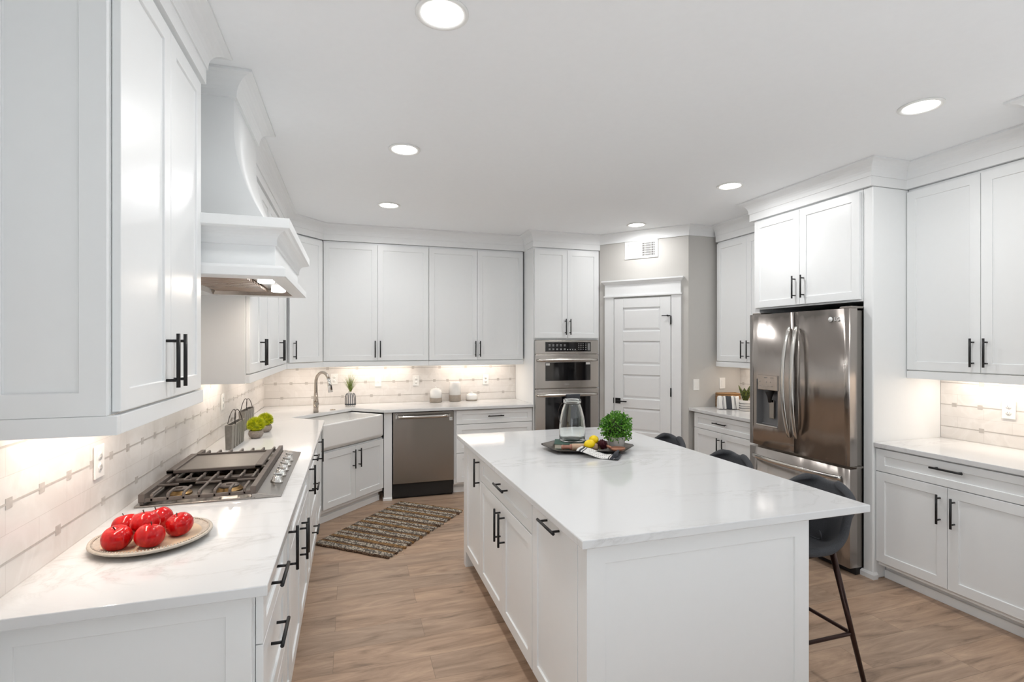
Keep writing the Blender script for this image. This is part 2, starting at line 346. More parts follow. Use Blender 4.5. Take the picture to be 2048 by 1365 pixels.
# ------------------------------------------------------------------ room shell
def wallbox(name, x0, x1, y0, y1, z0=0.0, z1=CEIL, m=None):
    return struct(bxo(name, m or M['wallw'], None, x0, x1, y0, y1, z0, z1))
struct(bxo('floor', M['floor'], None, -0.2, 8.0, 0.2, 6.2, -0.06, 0))
struct(bxo('floor_bounce', M['bouncefloor'], None, -0.2, 8.0, -4.0, 0.2, -0.06, 0))  # pale slab added out of view to bounce light onto the ceiling
struct(bxo('ceiling', M['ceil'], None, -0.2, 8.0, -4.0, 6.2, CEIL, CEIL + 0.08))
wallbox('wall_left', -0.12, 0, -4.0, 6.02)
wallbox('wall_back', 0, 3.562, 5.90, 6.02)
wallbox('wall_right', 4.845, 4.965, 1.64, 4.62)
bm = newbm(); prism(bm, [(3.563, 5.90), (3.563, 5.249), (4.19, 4.50), (4.19, 4.62), (3.69, 5.32), (3.69, 5.90)], 0, CEIL)
struct(obj('wall_pantry', bm, M['wall']))
wallbox('wall_nook', 4.1901, 4.845, 4.50, 4.62, m=M['wall'])
wallbox('wall_pier', 4.10, 4.965, 1.30, 1.64)

# backsplashes: mesh with the tile face and inlaid stone strips (own axes: x along the wall)
def backsplash(name, loc, rot, x0, x1, z0, z1, sq_off, holes=()):
    bm = newbm(); box(bm, x0, x1, -0.008, -0.0005, z0, z1)
    for k in range(3):
        zc = 0.998 + 0.1525 * k
        if zc > z1: continue
        box(bm, x0, x1, -0.0088, -0.0079, zc - 0.0032, zc + 0.0032, 1)
        st = 0.152 if k == 1 else 0.304
        x = x0 + (sq_off[k % len(sq_off)] - x0) % st
        while x < x1 - 0.012:
            if x > x0 + 0.012: box(bm, x - 0.0145, x + 0.0145, -0.0090, -0.0079, zc - 0.0145, zc + 0.0145, 1)
            x += st
    return struct(obj(name, bm, [M['tile'], M['inlay']], None, loc, rot))
backsplash('trim_1', (0, 0, 0), (0, 0, pi / 2), 0.9, 5.892, 0.915, 1.75, (1.93, 1.691, 1.93))
backsplash('trim_2', (0, 5.90, 0), (0, 0, 0), 0.008, 2.765, 0.915, 1.385, (1.09, 0.875, 1.24))
backsplash('trim_3', (4.845, 0, 0), (0, 0, -pi / 2), -2.545, -1.641, 0.915, 1.395, (-2.30, -2.46, -2.30))
backsplash('trim_4', (4.845, 0, 0), (0, 0, -pi / 2), -4.499, -3.60, 0.915, 1.395, (-4.30, -4.30, -4.20))

# crown mouldings
CRN = [(0.0, 2.69), (0.014, 2.69), (0.014, 2.70)] + [(0.014 + 0.066 * (1 - cos(t * pi / 14)), 2.70 + 0.078 * sin(t * pi / 14)) for t in range(1, 8)] + [(0.088, 2.779), (0.088, CEIL - 0.0005), (0.0, CEIL - 0.0005)]
FRZ = [(-0.025, 2.6285), (0.0, 2.628), (0.008, 2.628), (0.008, 2.69)]
def crown(name, path, frieze=True, closed=False):
    bm = newbm(); sweep(bm, path, (FRZ if frieze else []) + CRN[(1 if frieze else 0):], closed)
    return struct(obj(name, bm, M['paint']))
crown('trim_5', [(0.001, 1.55), (0.30, 1.55), (0.30, 2.36), (0.001, 2.36)])
crown('trim_6', [(0.001, 3.35), (0.30, 3.35), (0.30, 5.20), (0.603, 5.55), (2.765, 5.55), (2.765, 5.25), (3.562, 5.25)])
crown('trim_7', [(3.563, 5.249), (4.19, 4.50), (4.53, 4.50)], frieze=False)
crown('trim_8', [(4.5, 4.46), (4.5, 3.62), (4.175, 3.62), (4.175, 2.545), (4.5, 2.545), (4.5, 1.645)])
crown('trim_9', [(4.50, 1.64), (4.10, 1.64), (4.10, 1.30), (4.965, 1.30)], frieze=False)
BASE = [(0, 0), (0.016, 0), (0.016, 0.085), (0.008, 0.10), (0, 0.10)]
def baseb(name, path):
    bm = newbm(); sweep(bm, path, BASE); return struct(obj(name, bm, M['paint']))
baseb('baseboard_pier', [(4.20, 1.641), (4.099, 1.641), (4.099, 1.299), (4.96, 1.299)])
baseb('baseboard_left', [(0.001, -3.9), (0.001, 1.5)])
baseb('baseboard_pantry', [(3.566, 5.246), (3.598, 5.208)])
baseb('baseboard_nook', [(4.17, 4.522), (4.19, 4.499), (4.23, 4.499)])

# ------------------------------------------------------------------ shared parts
def handle_mesh():
    bm = newbm(); L = 0.0875
    tube(bm, [(0, -0.034, -L), (0, -0.034, L)], 0.0062, 12)
    for z in (-0.064, 0.064): tube(bm, [(0, 0.001, z), (0, -0.034, z)], 0.0048, 10)
    me = bpy.data.meshes.new('handle'); bmesh.ops.recalc_face_normals(bm, faces=bm.faces[:]); bm.to_mesh(me); bm.free(); me.materials.append(M['black']); return me
HND = handle_mesh()
def handle(parent, x, z, horiz=False, y=-0.02):
    o = inst(HND, 'handle', parent, (x, y, z), (0, pi / 2, 0) if horiz else (0, 0, 0)); o['label'] = 'matte black bar pull'; return o
def shaker_bm(wd, ht, t=0.02, s=0.057, rec=0.008, sl=None, sr=None):
    sl = s if sl is None else sl; sr = s if sr is None else sr
    bm = newbm(); st = min(s, ht * 0.30)
    o = [bm.verts.new(p) for p in ((0, -t, 0), (wd, -t, 0), (wd, -t, ht), (0, -t, ht))]
    i = [bm.verts.new(p) for p in ((sl, -t, st), (wd - sr, -t, st), (wd - sr, -t, ht - st), (sl, -t, ht - st))]
    d = [bm.verts.new(p) for p in ((sl, -t + rec, st), (wd - sr, -t + rec, st), (wd - sr, -t + rec, ht - st), (sl, -t + rec, ht - st))]
    b = [bm.verts.new(p) for p in ((0, 0, 0), (wd, 0, 0), (wd, 0, ht), (0, 0, ht))]
    for k in range(4):
        j = (k + 1) % 4
        bm.faces.new((o[k], o[j], i[j], i[k])); bm.faces.new((i[k], i[j], d[j], d[k])); bm.faces.new((o[k], b[k], b[j], o[j]))
    bm.faces.new(d); bm.faces.new(b[::-1]); return bm
G = 0.0016
def front(root, kind, x0, x1, z0, z1, zb, h=None, flat=False):
    """door / drawer front in the cabinet's own axes; h = ('v'|'h', x, z) of the pull"""
    if flat:
        bm = newbm(); box(bm, 0, x1 - x0 - 2 * G, -0.02, 0, 0, z1 - z0 - 2 * G)
    else: bm = shaker_bm(x1 - x0 - 2 * G, z1 - z0 - 2 * G)
    d = obj(kind, bm, M['cab'], root, (x0 + G, -0.0015, z0 + G - zb), bevel=0.0012, seg=1)
    if h: handle(d, h[1] - x0 - G, h[2] - z0 - G, h[0] == 'h')
    return d
def upper(name_label, ox, oy, rot, wd, depth, doors, zb=1.388, zt=2.626, rail=True, side=None, group='wall cabinets', railz=1.338, cat='cabinet'):
    r = thing('wall_cabinet', name_label, cat, (ox, oy, zb), rot, group)
    bxo('carcass', M['cab'], r, 0, wd, 0, depth, 0, zt - zb, 0.001)
    for (x0, x1, hx) in doors:
        front(r, 'door', x0, x1, zb + 0.006, 2.608, zb, ('v', hx, 1.517) if hx is not None else None)
    if rail:
        bm = newbm(); box(bm, 0, wd, -0.022, 0.0, railz - zb, -0.0005); obj('light_rail', bm, M['cab'], r, bevel=0.002)
    return r
def base(label, ox, oy, rot, wd, depth, fronts, zt=0.884, toe=0.10, toed=0.07, group='base cabinets', name='base_cabinet'):
    r = thing(name, label, 'cabinet', (ox, oy, 0), rot, group)
    bxo('carcass', M['cab'], r, 0, wd, 0, depth, toe, zt, 0.001)
    bm = newbm(); box(bm, 0.0, wd, toed, toed + 0.02, 0.0, toe); box(bm, 0.0, wd, toed - 0.012, toed, 0.0, 0.055); obj('toe_kick', bm, M['cab'], r, bevel=0.002)
    for f in fronts:
        front(r, f[0], f[1], f[2], f[3], f[4], 0.0, f[5] if len(f) > 5 else None)
    return r
P2 = pi / 2
# ------------------------------------------------------------------ left wall uppers
u = upper('tall white wall cabinet closest to the camera, paneled side, above the apples', 0.28, 1.57, P2, 0.78, 0.278, [(0.0, 0.39, 0.345), (0.39, 0.75, 0.42)])
bm = shaker_bm(0.275, 1.238, t=0.02, s=0.06); obj('side_panel', bm, M['cab'], u, (0.0, 0.276, 0.0), (0, 0, -P2), bevel=0.0012, seg=1)
bm = newbm(); box(bm, -0.022, 0, -0.022, 0.27, -0.05, -0.0005); obj('light_rail', bm, M['cab'], u, bevel=0.002)
u = upper('white two-door wall cabinet beyond the range hood, beside it', 0.28, 3.35, P2, 0.78, 0.278, [(0.0, 0.405, 0.37), (0.405, 0.775, 0.44)])
bm = newbm(); box(bm, -0.012, 0, 0.0, 0.275, -0.05, 1.238); obj('side_panel', bm, M['cab'], u, bevel=0.001)
upper('white two-door wall cabinet next to the angled corner cabinet', 0.28, 4.132, P2, 1.066, 0.278, [(0.0, 0.59, 0.55), (0.59, 1.04, 0.63)])
a = math.atan2(0.35, 0.30); Ld = math.hypot(0.35, 0.30); n_ = (-sin(a) * 0.02, cos(a) * 0.02)
r = thing('wall_cabinet', 'narrow single-door wall cabinet set diagonally across the corner above the sink', 'cabinet', (0.30, 5.20, 1.388), a, 'wall cabinets')
bm = newbm(); ca, sa = cos(-a), sin(-a)
def toloc(x, y): dx, dy = x - 0.30, y - 5.20; return (dx * ca - dy * sa, dx * sa + dy * ca)
prism(bm, [toloc(*p) for p in ((0.285, 5.212), (0.592, 5.566), (0.60, 5.89), (0.009, 5.89), (0.009, 5.212))], 0, 1.238)
obj('carcass', bm, M['cab'], r, bevel=0.001)
d = obj('door', shaker_bm(Ld - 0.04, 1.214), M['cab'], r, (0.02, 0.0, 0.006), bevel=0.0012, seg=1); handle(d, 0.045, 0.12)
bm = newbm(); box(bm, 0.0, Ld, -0.01, 0.008, -0.05, -0.0005); obj('light_rail', bm, M['cab'], r, bevel=0.002)
# ------------------------------------------------------------------ back wall uppers
upper('left one of the two wide wall cabinets over the dishwasher wall, behind the grass vase', 0.604, 5.57, 0, 1.070, 0.318, [(0.0, 0.535, 0.51), (0.535, 1.07, 0.562)])
upper('right one of the two wide wall cabinets, beside the oven tower', 1.676, 5.57, 0, 1.074, 0.318, [(0.0, 0.535, 0.51), (0.535, 1.07, 0.562)])
# ------------------------------------------------------------------ right wall uppers
upper('white wall cabinet in the far nook, partly behind the refrigerator', 4.52, 4.462, -P2, 0.835, 0.32, [(0.01, 0.43, 0.39), (0.43, 0.83, 0.465)])
upper('wide white wall cabinet right of the refrigerator above the lit outlet', 4.52, 2.541, -P2, 0.895, 0.32, [(0.0, 0.432, 0.395), (0.432, 0.89, 0.465)])
# refrigerator surround
fs = thing('refrigerator_cabinet', 'white two-door cabinet above the refrigerator with tall side panels', 'cabinet', (4.195, 3.60, 0), -P2, 'wall cabinets')
bxo('carcass', M['cab'], fs, 0.0605, 0.9845, 0.0, 0.645, 1.862, 2.627, 0.001)
front(fs, 'door', 0.02, 0.485, 1.875, 2.61, 0, ('v', 0.445, 2.012)); front(fs, 'door', 0.485, 0.975, 1.875, 2.61, 0, ('v', 0.525, 2.012))
bm = newbm(); box(bm, 0.985, 1.055, -0.001, 0.645, 0.0, 2.627); obj('side_panel', bm, M['cab'], fs, bevel=0.008, seg=3)
bm = newbm(); box(bm, 0.0, 0.06, -0.001, 0.645, 0.0, 2.627); obj('side_panel', bm, M['cab'], fs, bevel=0.002)
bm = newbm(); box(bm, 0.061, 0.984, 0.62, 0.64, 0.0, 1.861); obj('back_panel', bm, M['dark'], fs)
bm = newbm(); sweep(bm, [(0.984, 0.05), (0.984, -0.002), (1.056, -0.002), (1.056, 0.03)], [(0, 0), (0.012, 0), (0.012, 0.03), (0.004, 0.045), (0, 0.045)]); obj('shoe_moulding', bm, M['paint'], fs)

# ------------------------------------------------------------------ left base run
def drawers(x0, x1, hx, zt=0.874, s1=0.715, s2=0.425, zb=0.15):
    return [('drawer', x0, x1, s1, zt, ('h', hx, 0.82)), ('drawer', x0, x1, s2, s1, ('h', hx, 0.63)), ('drawer', x0, x1, zb, s2, ('h', hx, 0.345))]
b1 = base('three-drawer base cabinet at the near end of the left counter', 0.61, 1.602, P2, 0.518, 0.60, drawers(0.005, 0.518, 0.225))
bm = shaker_bm(0.60, 0.884, t=0.02, s=0.065); obj('end_panel', bm, M['cab'], b1, (0.0, 0.605, 0.0), (0, 0, -P2), bevel=0.0012, seg=1)
base('narrow pull-out cabinet between the near drawers and the cooktop doors', 0.61, 2.122, P2, 0.19, 0.60, [('door', 0.0, 0.19, 0.15, 0.874, ('v', 0.10, 0.755))])
base('two-door base cabinet directly under the gas cooktop', 0.61, 2.314, P2, 0.884, 0.60, [('drawer', 0.0, 0.884, 0.72, 0.874), ('door', 0.0, 0.442, 0.15, 0.718, ('v', 0.40, 0.60)), ('door', 0.442, 0.884, 0.15, 0.718, ('v', 0.484, 0.60))])
base('narrow pull-out cabinet beyond the cooktop doors', 0.61, 3.20, P2, 0.208, 0.60, [('door', 0.0, 0.208, 0.15, 0.874, ('v', 0.10, 0.755))])
base('three-drawer base cabinet beyond the cooktop, left of the rug', 0.61, 3.41, P2, 0.708, 0.60, drawers(0.0, 0.708, 0.22))
base('single-door base cabinet beside the farmhouse sink', 0.61, 4.12, P2, 0.54, 0.42, [('door', 0.0, 0.54, 0.15, 0.874, ('v', 0.10, 0.75))])
# sink cabinet across the corner
sa_ = math.atan2(0.585, 0.55); SL = math.hypot(0.585, 0.55)
nx, ny = -sin(sa_), cos(sa_)
sk = base('two-door base cabinet set diagonally under the farmhouse sink', 0.638 + nx * 0.02, 4.706 + ny * 0.02, sa_, SL, 0.42,
          [('door', 0.006, SL / 2, 0.13, 0.625, ('v', SL / 2 - 0.035, 0.51)), ('door', SL / 2, SL - 0.006, 0.13, 0.625, ('v', SL / 2 + 0.04, 0.51))], zt=0.634, toed=0.05)
# farmhouse sink (own axes: x across, y into the counter)
sx, sy = 0.643, 4.67
fk = thing('farmhouse_sink', 'white farmhouse sink with apron front set across the corner', 'sink', (sx, sy, 0.64), sa_)
SW = 0.785
bm = newbm()
prof = [(0.0, 0.02), (0.0, 0.02)]
def rect(x0, x1, y0, y1, z): return [bm.verts.new(p) for p in ((x0, y0, z), (x1, y0, z), (x1, y1, z), (x0, y1, z))]
A = rect(0, SW, 0.035, 0.46, 0.0); B = rect(0, SW, 0.0, 0.46, 0.03); Cc = rect(0, SW, 0.0, 0.46, 0.235); D = rect(0.025, SW - 0.025, 0.03, 0.435, 0.235)
E_ = rect(0.04, SW - 0.04, 0.045, 0.42, 0.03)
for P, Q in ((A, B), (B, Cc), (Cc, D), (D, E_)):
    for k in range(4): bm.faces.new((P[k], P[(k + 1) % 4], Q[(k + 1) % 4], Q[k]))
bm.faces.new(A[::-1]); bm.faces.new(E_)
obj('basin', bm, M['ceramic'], fk, bevel=0.012, seg=4, smooth=False)
bm = newbm(); lathe(bm, [(0, 0.002), (0.03, 0.004), (0.042, 0.002), (0.044, 0)], 24, (SW / 2, 0.25, 0.031)); obj('drain', bm, M['chrome'], fk)
# worktop, left and back
bb = (nx * 0.42, ny * 0.42); ex, ey = cos(sa_), sin(sa_)
L0 = (0.655, 4.683); Lb = (L0[0] + nx * 0.40, L0[1] + ny * 0.40); Rb = (Lb[0] + ex * 0.755, Lb[1] + ey * 0.755); R0 = (L0[0] + ex * 0.755, L0[1] + ey * 0.755)
R0 = (1.205, 5.245)
outline = [(0.002, 1.53), (0.653, 1.53), (0.655, 4.655), L0, Lb, Rb, (R0[0] - 0.012, R0[1]), (1.24, 5.245), (2.764, 5.245), (2.764, 5.889), (0.010, 5.889)]
bm = newbm(); prism(bm, outline, 0.885, 0.915)
wt = obj('worktop', bm, M['quartz'], bevel=0.003); tag(wt, 'white quartz worktop wrapping the left wall, corner sink and back wall', 'worktop')

# back base run
fl = thing('filler_post', 'slim white post between the corner sink and the dishwasher', 'cabinet', (1.188, 5.283, 0))
bxo('post', M['cab'], fl, 0, 0.078, 0, 0.55, 0.0, 0.884, 0.002); bm = newbm(); sweep(bm, [(0, 0.05), (0, 0), (0.078, 0)], [(0, 0), (0.010, 0), (0.010, 0.02), (0, 0.03)]); obj('foot_moulding', bm, M['paint'], fl)
base('three-drawer base cabinet between the dishwasher and the oven tower', 1.898, 5.30, 0, 0.866, 0.58, [('drawer', 0.022, 0.862, 0.73, 0.876, ('h', 0.444, 0.808)), ('drawer', 0.022, 0.862, 0.43, 0.727, ('h', 0.444, 0.60)), ('drawer', 0.022, 0.862, 0.12, 0.428, ('h', 0.444, 0.30))])
# ------------------------------------------------------------------ right base runs
base('two-door base cabinet with one wide drawer, right of the refrigerator', 4.235, 2.541, -P2, 0.897, 0.60,
     [('drawer', 0.0, 0.88, 0.727, 0.876, ('h', 0.44, 0.83)), ('door', 0.0, 0.43, 0.125, 0.725, ('v', 0.392, 0.59)), ('door', 0.43, 0.88, 0.125, 0.725, ('v', 0.468, 0.585))])
base('two-door base cabinet in the far nook beyond the refrigerator', 4.235, 4.44, -P2, 0.825, 0.60,
     [('drawer', 0.0, 0.82, 0.727, 0.876, ('h', 0.40, 0.81)), ('door', 0.0, 0.41, 0.125, 0.725, ('v', 0.375, 0.59)), ('door', 0.41, 0.82, 0.125, 0.725, ('v', 0.445, 0.585))])
bm = newbm(); box(bm, 4.195, 4.836, 1.642, 2.543, 0.885, 0.915); o = obj('worktop', bm, M['quartz'], bevel=0.003); tag(o, 'white quartz worktop right of the refrigerator', 'worktop')
bm = newbm(); box(bm, 4.19, 4.836, 3.603, 4.497, 0.885, 0.915); o = obj('worktop', bm, M['quartz'], bevel=0.003); tag(o, 'short quartz worktop in the nook holding the snake plant', 'worktop')

# ------------------------------------------------------------------ oven tower
tw = thing('oven_cabinet', 'tall white cabinet tower housing the double oven', 'cabinet', (2.766, 5.27, 0), 0, 'tall cabinets')
TW = 0.794
bm = newbm(); box(bm, 0, 0.018, 0, 0.62, 0.0, 2.627); box(bm, TW - 0.018, TW, 0, 0.62, 0.0, 2.627); box(bm, 0.018, TW - 0.018, 0, 0.62, 1.617, 2.627); box(bm, 0.018, TW - 0.018, 0, 0.62, 0.10, 0.42); box(bm, 0.018, TW - 0.018, 0.60, 0.62, 0.42, 1.617)
obj('carcass', bm, M['cab'], tw)
front(tw, 'door', 0.012, 0.395, 1.634, 2.61, 0, ('v', 0.37, 1.76)); front(tw, 'door', 0.395, 0.782, 1.634, 2.61, 0, ('v', 0.425, 1.76))
front(tw, 'drawer', 0.012, 0.782, 0.115, 0.41, 0, ('h', 0.397, 0.34))
bxo('toe_kick', M['cab'], tw, 0.018, TW - 0.018, 0.07, 0.09, 0, 0.10)
ov = thing('double_oven', 'stainless double wall oven with black control panel', 'oven', (2.785, 5.27, 0.43), 0)
OW = 0.757
def zz(z): return z - 0.43
bxo('housing', M['steeld'], ov, 0.01, OW - 0.01, 0.0, 0.55, 0.0, zz(1.61))
cp = bxo('control_panel', M['steel'], ov, 0, OW, -0.024, -0.001, zz(1.462), zz(1.612), 0.003)
dsp = bxo('display', M['bglass'], cp, 0.115, OW - 0.095, -0.0265, -0.0242, zz(1.487), zz(1.592), 0.001)
bm = newbm()
for cx_ in (0.165, 0.21, 0.255, 0.30, 0.345):
    for cz_ in (1.565, 1.55, 1.52, 1.508):
        box(bm, cx_ - 0.012, cx_ + 0.010, -0.0272, -0.0266, zz(cz_) - 0.0016, zz(cz_) + 0.0016)
for cx_ in (0.38, 0.41, 0.44, 0.47): box(bm, cx_ - 0.004, cx_ + 0.004, -0.0272, -0.0266, zz(1.505), zz(1.513))
for i in range(3):
    for j in range(4): box(bm, 0.512 + 0.026 * i, 0.518 + 0.026 * i, -0.0272, -0.0266, zz(1.568 - 0.02 * j), zz(1.575 - 0.02 * j))
for j in range(4): box(bm, 0.592, 0.608, -0.0272, -0.0266, zz(1.569 - 0.02 * j), zz(1.572 - 0.02 * j))
obj('button_print', bm, M['white_ink'], dsp)
bxo('keypad_block', M['grey_ink'], dsp, 0.624, 0.652, -0.0272, -0.0266, zz(1.50), zz(1.578))
def oven_door(z0, z1, wz0, wz1, logo=True):
    d = bxo('oven_door', M['steel'], ov, 0, OW, -0.028, -0.001, zz(z0), zz(z1), 0.003)
    bxo('window', M['bglass'], d, 0.115, OW - 0.10, -0.030, -0.0282, zz(wz0), zz(wz1), 0.001)
    bm = newbm(); zc = zz(z1 - 0.062); pts = []; rr = []
    for k in range(25):
        t = k / 24; x = 0.018 + (OW - 0.036) * t; e = min(1, min(t, 1 - t) / 0.07); pts.append((x, -0.03 - 0.038 * sin(e * pi / 2), zc)); rr.append(0.017 * (0.75 + 0.25 * e))
    tube(bm, pts, rr, 14); h = obj('handle', bm, M['satin'], d); h.scale = (1, 1, 1)
    return d
d1 = oven_door(1.085, 1.455, 1.165, 1.368)
bxo('sticker', M['plastic'], d1, 0.12, 0.165, -0.0308, -0.0303, zz(1.335), zz(1.36)); bxo('sticker', M['plastic'], d1, 0.60, 0.652, -0.0308, -0.0303, zz(1.342), zz(1.365))
bm = newbm(); tube(bm, [(0.355 + 0.0105 * cos(t * pi / 8), -0.0288, zz(1.125) + 0.0105 * sin(t * pi / 8)) for t in range(16)], 0.0012, 6, closed=True); lg = obj('logo', bm, M['grey_ink'], d1)
text('logo', 'LG', 0.024, M['grey_ink'], d1, (0.385, -0.0284, zz(1.124)), (P2, 0, 0))
d2 = oven_door(0.45, 1.072, 0.53, 0.985)
# towel on the lower oven handle
bm = newbm()
for (y0, y1, zt, zb2) in ((-0.094, -0.089, 1.030, 0.70), (-0.048, -0.043, 1.030, 0.74)):
    box(bm, 0, 0.165, y0, y1, zb2, zt)
prism_pts = []
for k in range(9):
    t = pi * k / 8; prism_pts.append((-0.0685 - 0.0255 * cos(t), 1.03 + 0.0225 * sin(t)))
for k in range(8, -1, -1):
    t = pi * k / 8; prism_pts.append((-0.0685 - 0.0205 * cos(t), 1.03 + 0.0180 * sin(t)))
va = [bm.verts.new((0, y, z)) for y, z in prism_pts]; vb = [bm.verts.new((0.165, y, z)) for y, z in prism_pts]
for i in range(len(va)): bm.faces.new((va[i], va[(i + 1) % len(va)], vb[(i + 1) % len(va)], vb[i]))
t = obj('towel', bm, M['charcoal'], loc=(3.12, 5.27, -0.03), bevel=0.0015); tag(t, 'dark grey towel hung over the lower oven handle', 'towel')

# ------------------------------------------------------------------ dishwasher
dw = thing('dishwasher', 'stainless dishwasher with curved bar handle under the back worktop', 'dishwasher', (1.272, 5.30, 0))
bxo('tub', M['dark'], dw, 0.004, 0.62, 0.001, 0.56, 0.02, 0.878)
dd = bxo('door', M['steeld'], dw, 0.004, 0.622, -0.022, 0.0, 0.158, 0.876, 0.003)
bm = newbm(); pts = []; rr = []
for k in range(21):
    tt = k / 20; pts.append((0.04 + 0.53 * tt, -0.03 - 0.036 * sin(pi * tt) ** 0.4, 0.832 + 0.0 * tt))
# flattened curved bar
for (dz, ) in ((0,),):
    fr = [[bm.verts.new((p[0], p[1] + dy, p[2] + z)) for (dy, z) in ((0, -0.017), (-0.010, -0.012), (-0.010, 0.012), (0, 0.017), (0.006, 0.0))] for p in pts]
    for a_, b_ in zip(fr, fr[1:]):
        for k in range(5): f = bm.faces.new((a_[k], a_[(k + 1) % 5], b_[(k + 1) % 5], b_[k])); f.smooth = True
    bm.faces.new(fr[0]); bm.faces.new(fr[-1])
for x in (0.04, 0.57): box(bm, x - 0.012, x + 0.012, -0.034, -0.021, 0.818, 0.846)
obj('handle', bm, M['satin'], dd)
bm = newbm(); tube(bm, [(0.038 + 0.010 * cos(t * pi / 8), -0.0226, 0.858 + 0.010 * sin(t * pi / 8)) for t in range(16)], 0.0011, 6, closed=True); obj('logo', bm, M['white_ink'], dd)
bm = newbm(); box(bm, 0.575, 0.607, -0.0228, -0.0221, 0.778, 0.812); lb = obj('sticker', bm, M['white_ink'], dd); text('sticker_print', '10', 0.028, M['grey_ink'], dd, (0.591, -0.0229, 0.795), (P2, 0, 0))
kp = bxo('kick_plate', M['dark'], dw, 0.01, 0.616, 0.03, 0.045, 0.0, 0.152)
bm = newbm(); [tube(bm, [(x, 0.0302, 0.10), (x, 0.028, 0.10)], 0.003, 8) for x in (0.05, 0.575)]; obj('screw', bm, M['chrome'], kp)

# ------------------------------------------------------------------ refrigerator
rf = thing('refrigerator', 'stainless french door refrigerator with bottom freezer drawer', 'refrigerator', (4.067, 3.512, 0), -P2)
FW = 0.905; FD = 0.065
bxo('body', M['steeld'], rf, 0.012, FW - 0.012, FD + 0.004, 0.66, 0.05, 1.80, 0.004)
bxo('base_grille', M['dark'], rf, 0.02, FW - 0.02, FD + 0.01, 0.14, 0.0, 0.05)
def cdoor(x0, x1, z0, z1, hole=None):
    bm = newbm(); n = 10
    def yf(x): tt = (x - x0) / (x1 - x0); return -0.0 - 0.006 * (1 - (2 * tt - 1) ** 2)
    xs = [x0 + (x1 - x0) * k / n for k in range(n + 1)]
    zs = [z0, z1]
    if hole:
        xs = sorted(set(xs + [hole[0], hole[1]])); zs = [z0, hole[2], hole[3], z1]
        xs = [x for x in xs if not any(abs(x - h) < 0.012 and x != h for h in hole[:2])]
    g = [[bm.verts.new((x, yf(x), z)) for x in xs] for z in zs]
    for j in range(len(zs) - 1):
        for i in range(len(xs) - 1):
            if hole and zs[j] >= hole[2] - 1e-6 and zs[j + 1] <= hole[3] + 1e-6 and xs[i] >= hole[0] - 1e-6 and xs[i + 1] <= hole[1] + 1e-6: continue
            f = bm.faces.new((g[j][i], g[j][i + 1], g[j + 1][i + 1], g[j + 1][i])); f.smooth = True
    b = [bm.verts.new(p) for p in ((x0, FD, z0), (x1, FD, z0), (x1, FD, z1), (x0, FD, z1))]
    bm.faces.new(b[::-1]); bm.faces.new(g[0][::-1] + [b[0], b[1]]) ; bm.faces.new(g[-1] + [b[2], b[3]])
    bm.faces.new([b[0]] + [g[j][0] for j in range(len(zs))] + [b[3]]); bm.faces.new([b[1]] + [g[j][-1] for j in range(len(zs))] + [b[2]])
    return bm
HO = (0.078, 0.300, 0.905, 1.285)
dl = obj('fridge_door', cdoor(0.0, FW / 2 - 0.003, 0.745, 1.812, HO), M['steelv'], rf)
dr = obj('fridge_door', cdoor(FW / 2 + 0.003, FW, 0.745, 1.812), M['steelv'], rf)
fz = obj('freezer_drawer', cdoor(0.0, FW, 0.06, 0.725), M['steelv'], rf)
def arc_handle(x, z0, z1, out, lean):
    bm = newbm(); fr = []
    for k in range(25):
        t_ = k / 24; s_ = sin(pi * t_); y = -0.012 - out * s_ ** 0.75; z = z0 + (z1 - z0) * t_; xx = x + lean * s_
        hw = 0.015 + 0.004 * s_
        fr.append([bm.verts.new((xx + dx, y + dy, z)) for dx, dy in ((-hw, -0.004), (-hw * 0.7, -0.012), (hw * 0.7, -0.012), (hw, -0.004), (hw * 0.6, 0.006), (-hw * 0.6, 0.006))])
    for a_, b_ in zip(fr, fr[1:]):
        for k in range(6): f = bm.faces.new((a_[k], a_[(k + 1) % 6], b_[(k + 1) % 6], b_[k])); f.smooth = True
    bm.faces.new(fr[0]); bm.faces.new(fr[-1]); return bm
obj('handle', arc_handle(FW / 2 - 0.032, 0.86, 1.70, 0.060, -0.010), M['satin'], dl)
obj('handle', arc_handle(FW / 2 + 0.032, 0.86, 1.70, 0.060, 0.010), M['satin'], dr)
bm = newbm(); fr = []
for k in range(25):
    t_ = k / 24; s_ = sin(pi * t_); x = 0.05 + (FW - 0.10) * t_; y = -0.012 - 0.05 * s_ ** 0.6
    fr.append([bm.verts.new((x, y + dy, 0.655 + dz)) for dy, dz in ((-0.004, -0.018), (-0.012, -0.012), (-0.012, 0.012), (-0.004, 0.018), (0.006, 0.01), (0.006, -0.01))])
for a_, b_ in zip(fr, fr[1:]):
    for k in range(6): f = bm.faces.new((a_[k], a_[(k + 1) % 6], b_[(k + 1) % 6], b_[k])); f.smooth = True
bm.faces.new(fr[0]); bm.faces.new(fr[-1]); obj('handle', bm, M['satin'], fz)
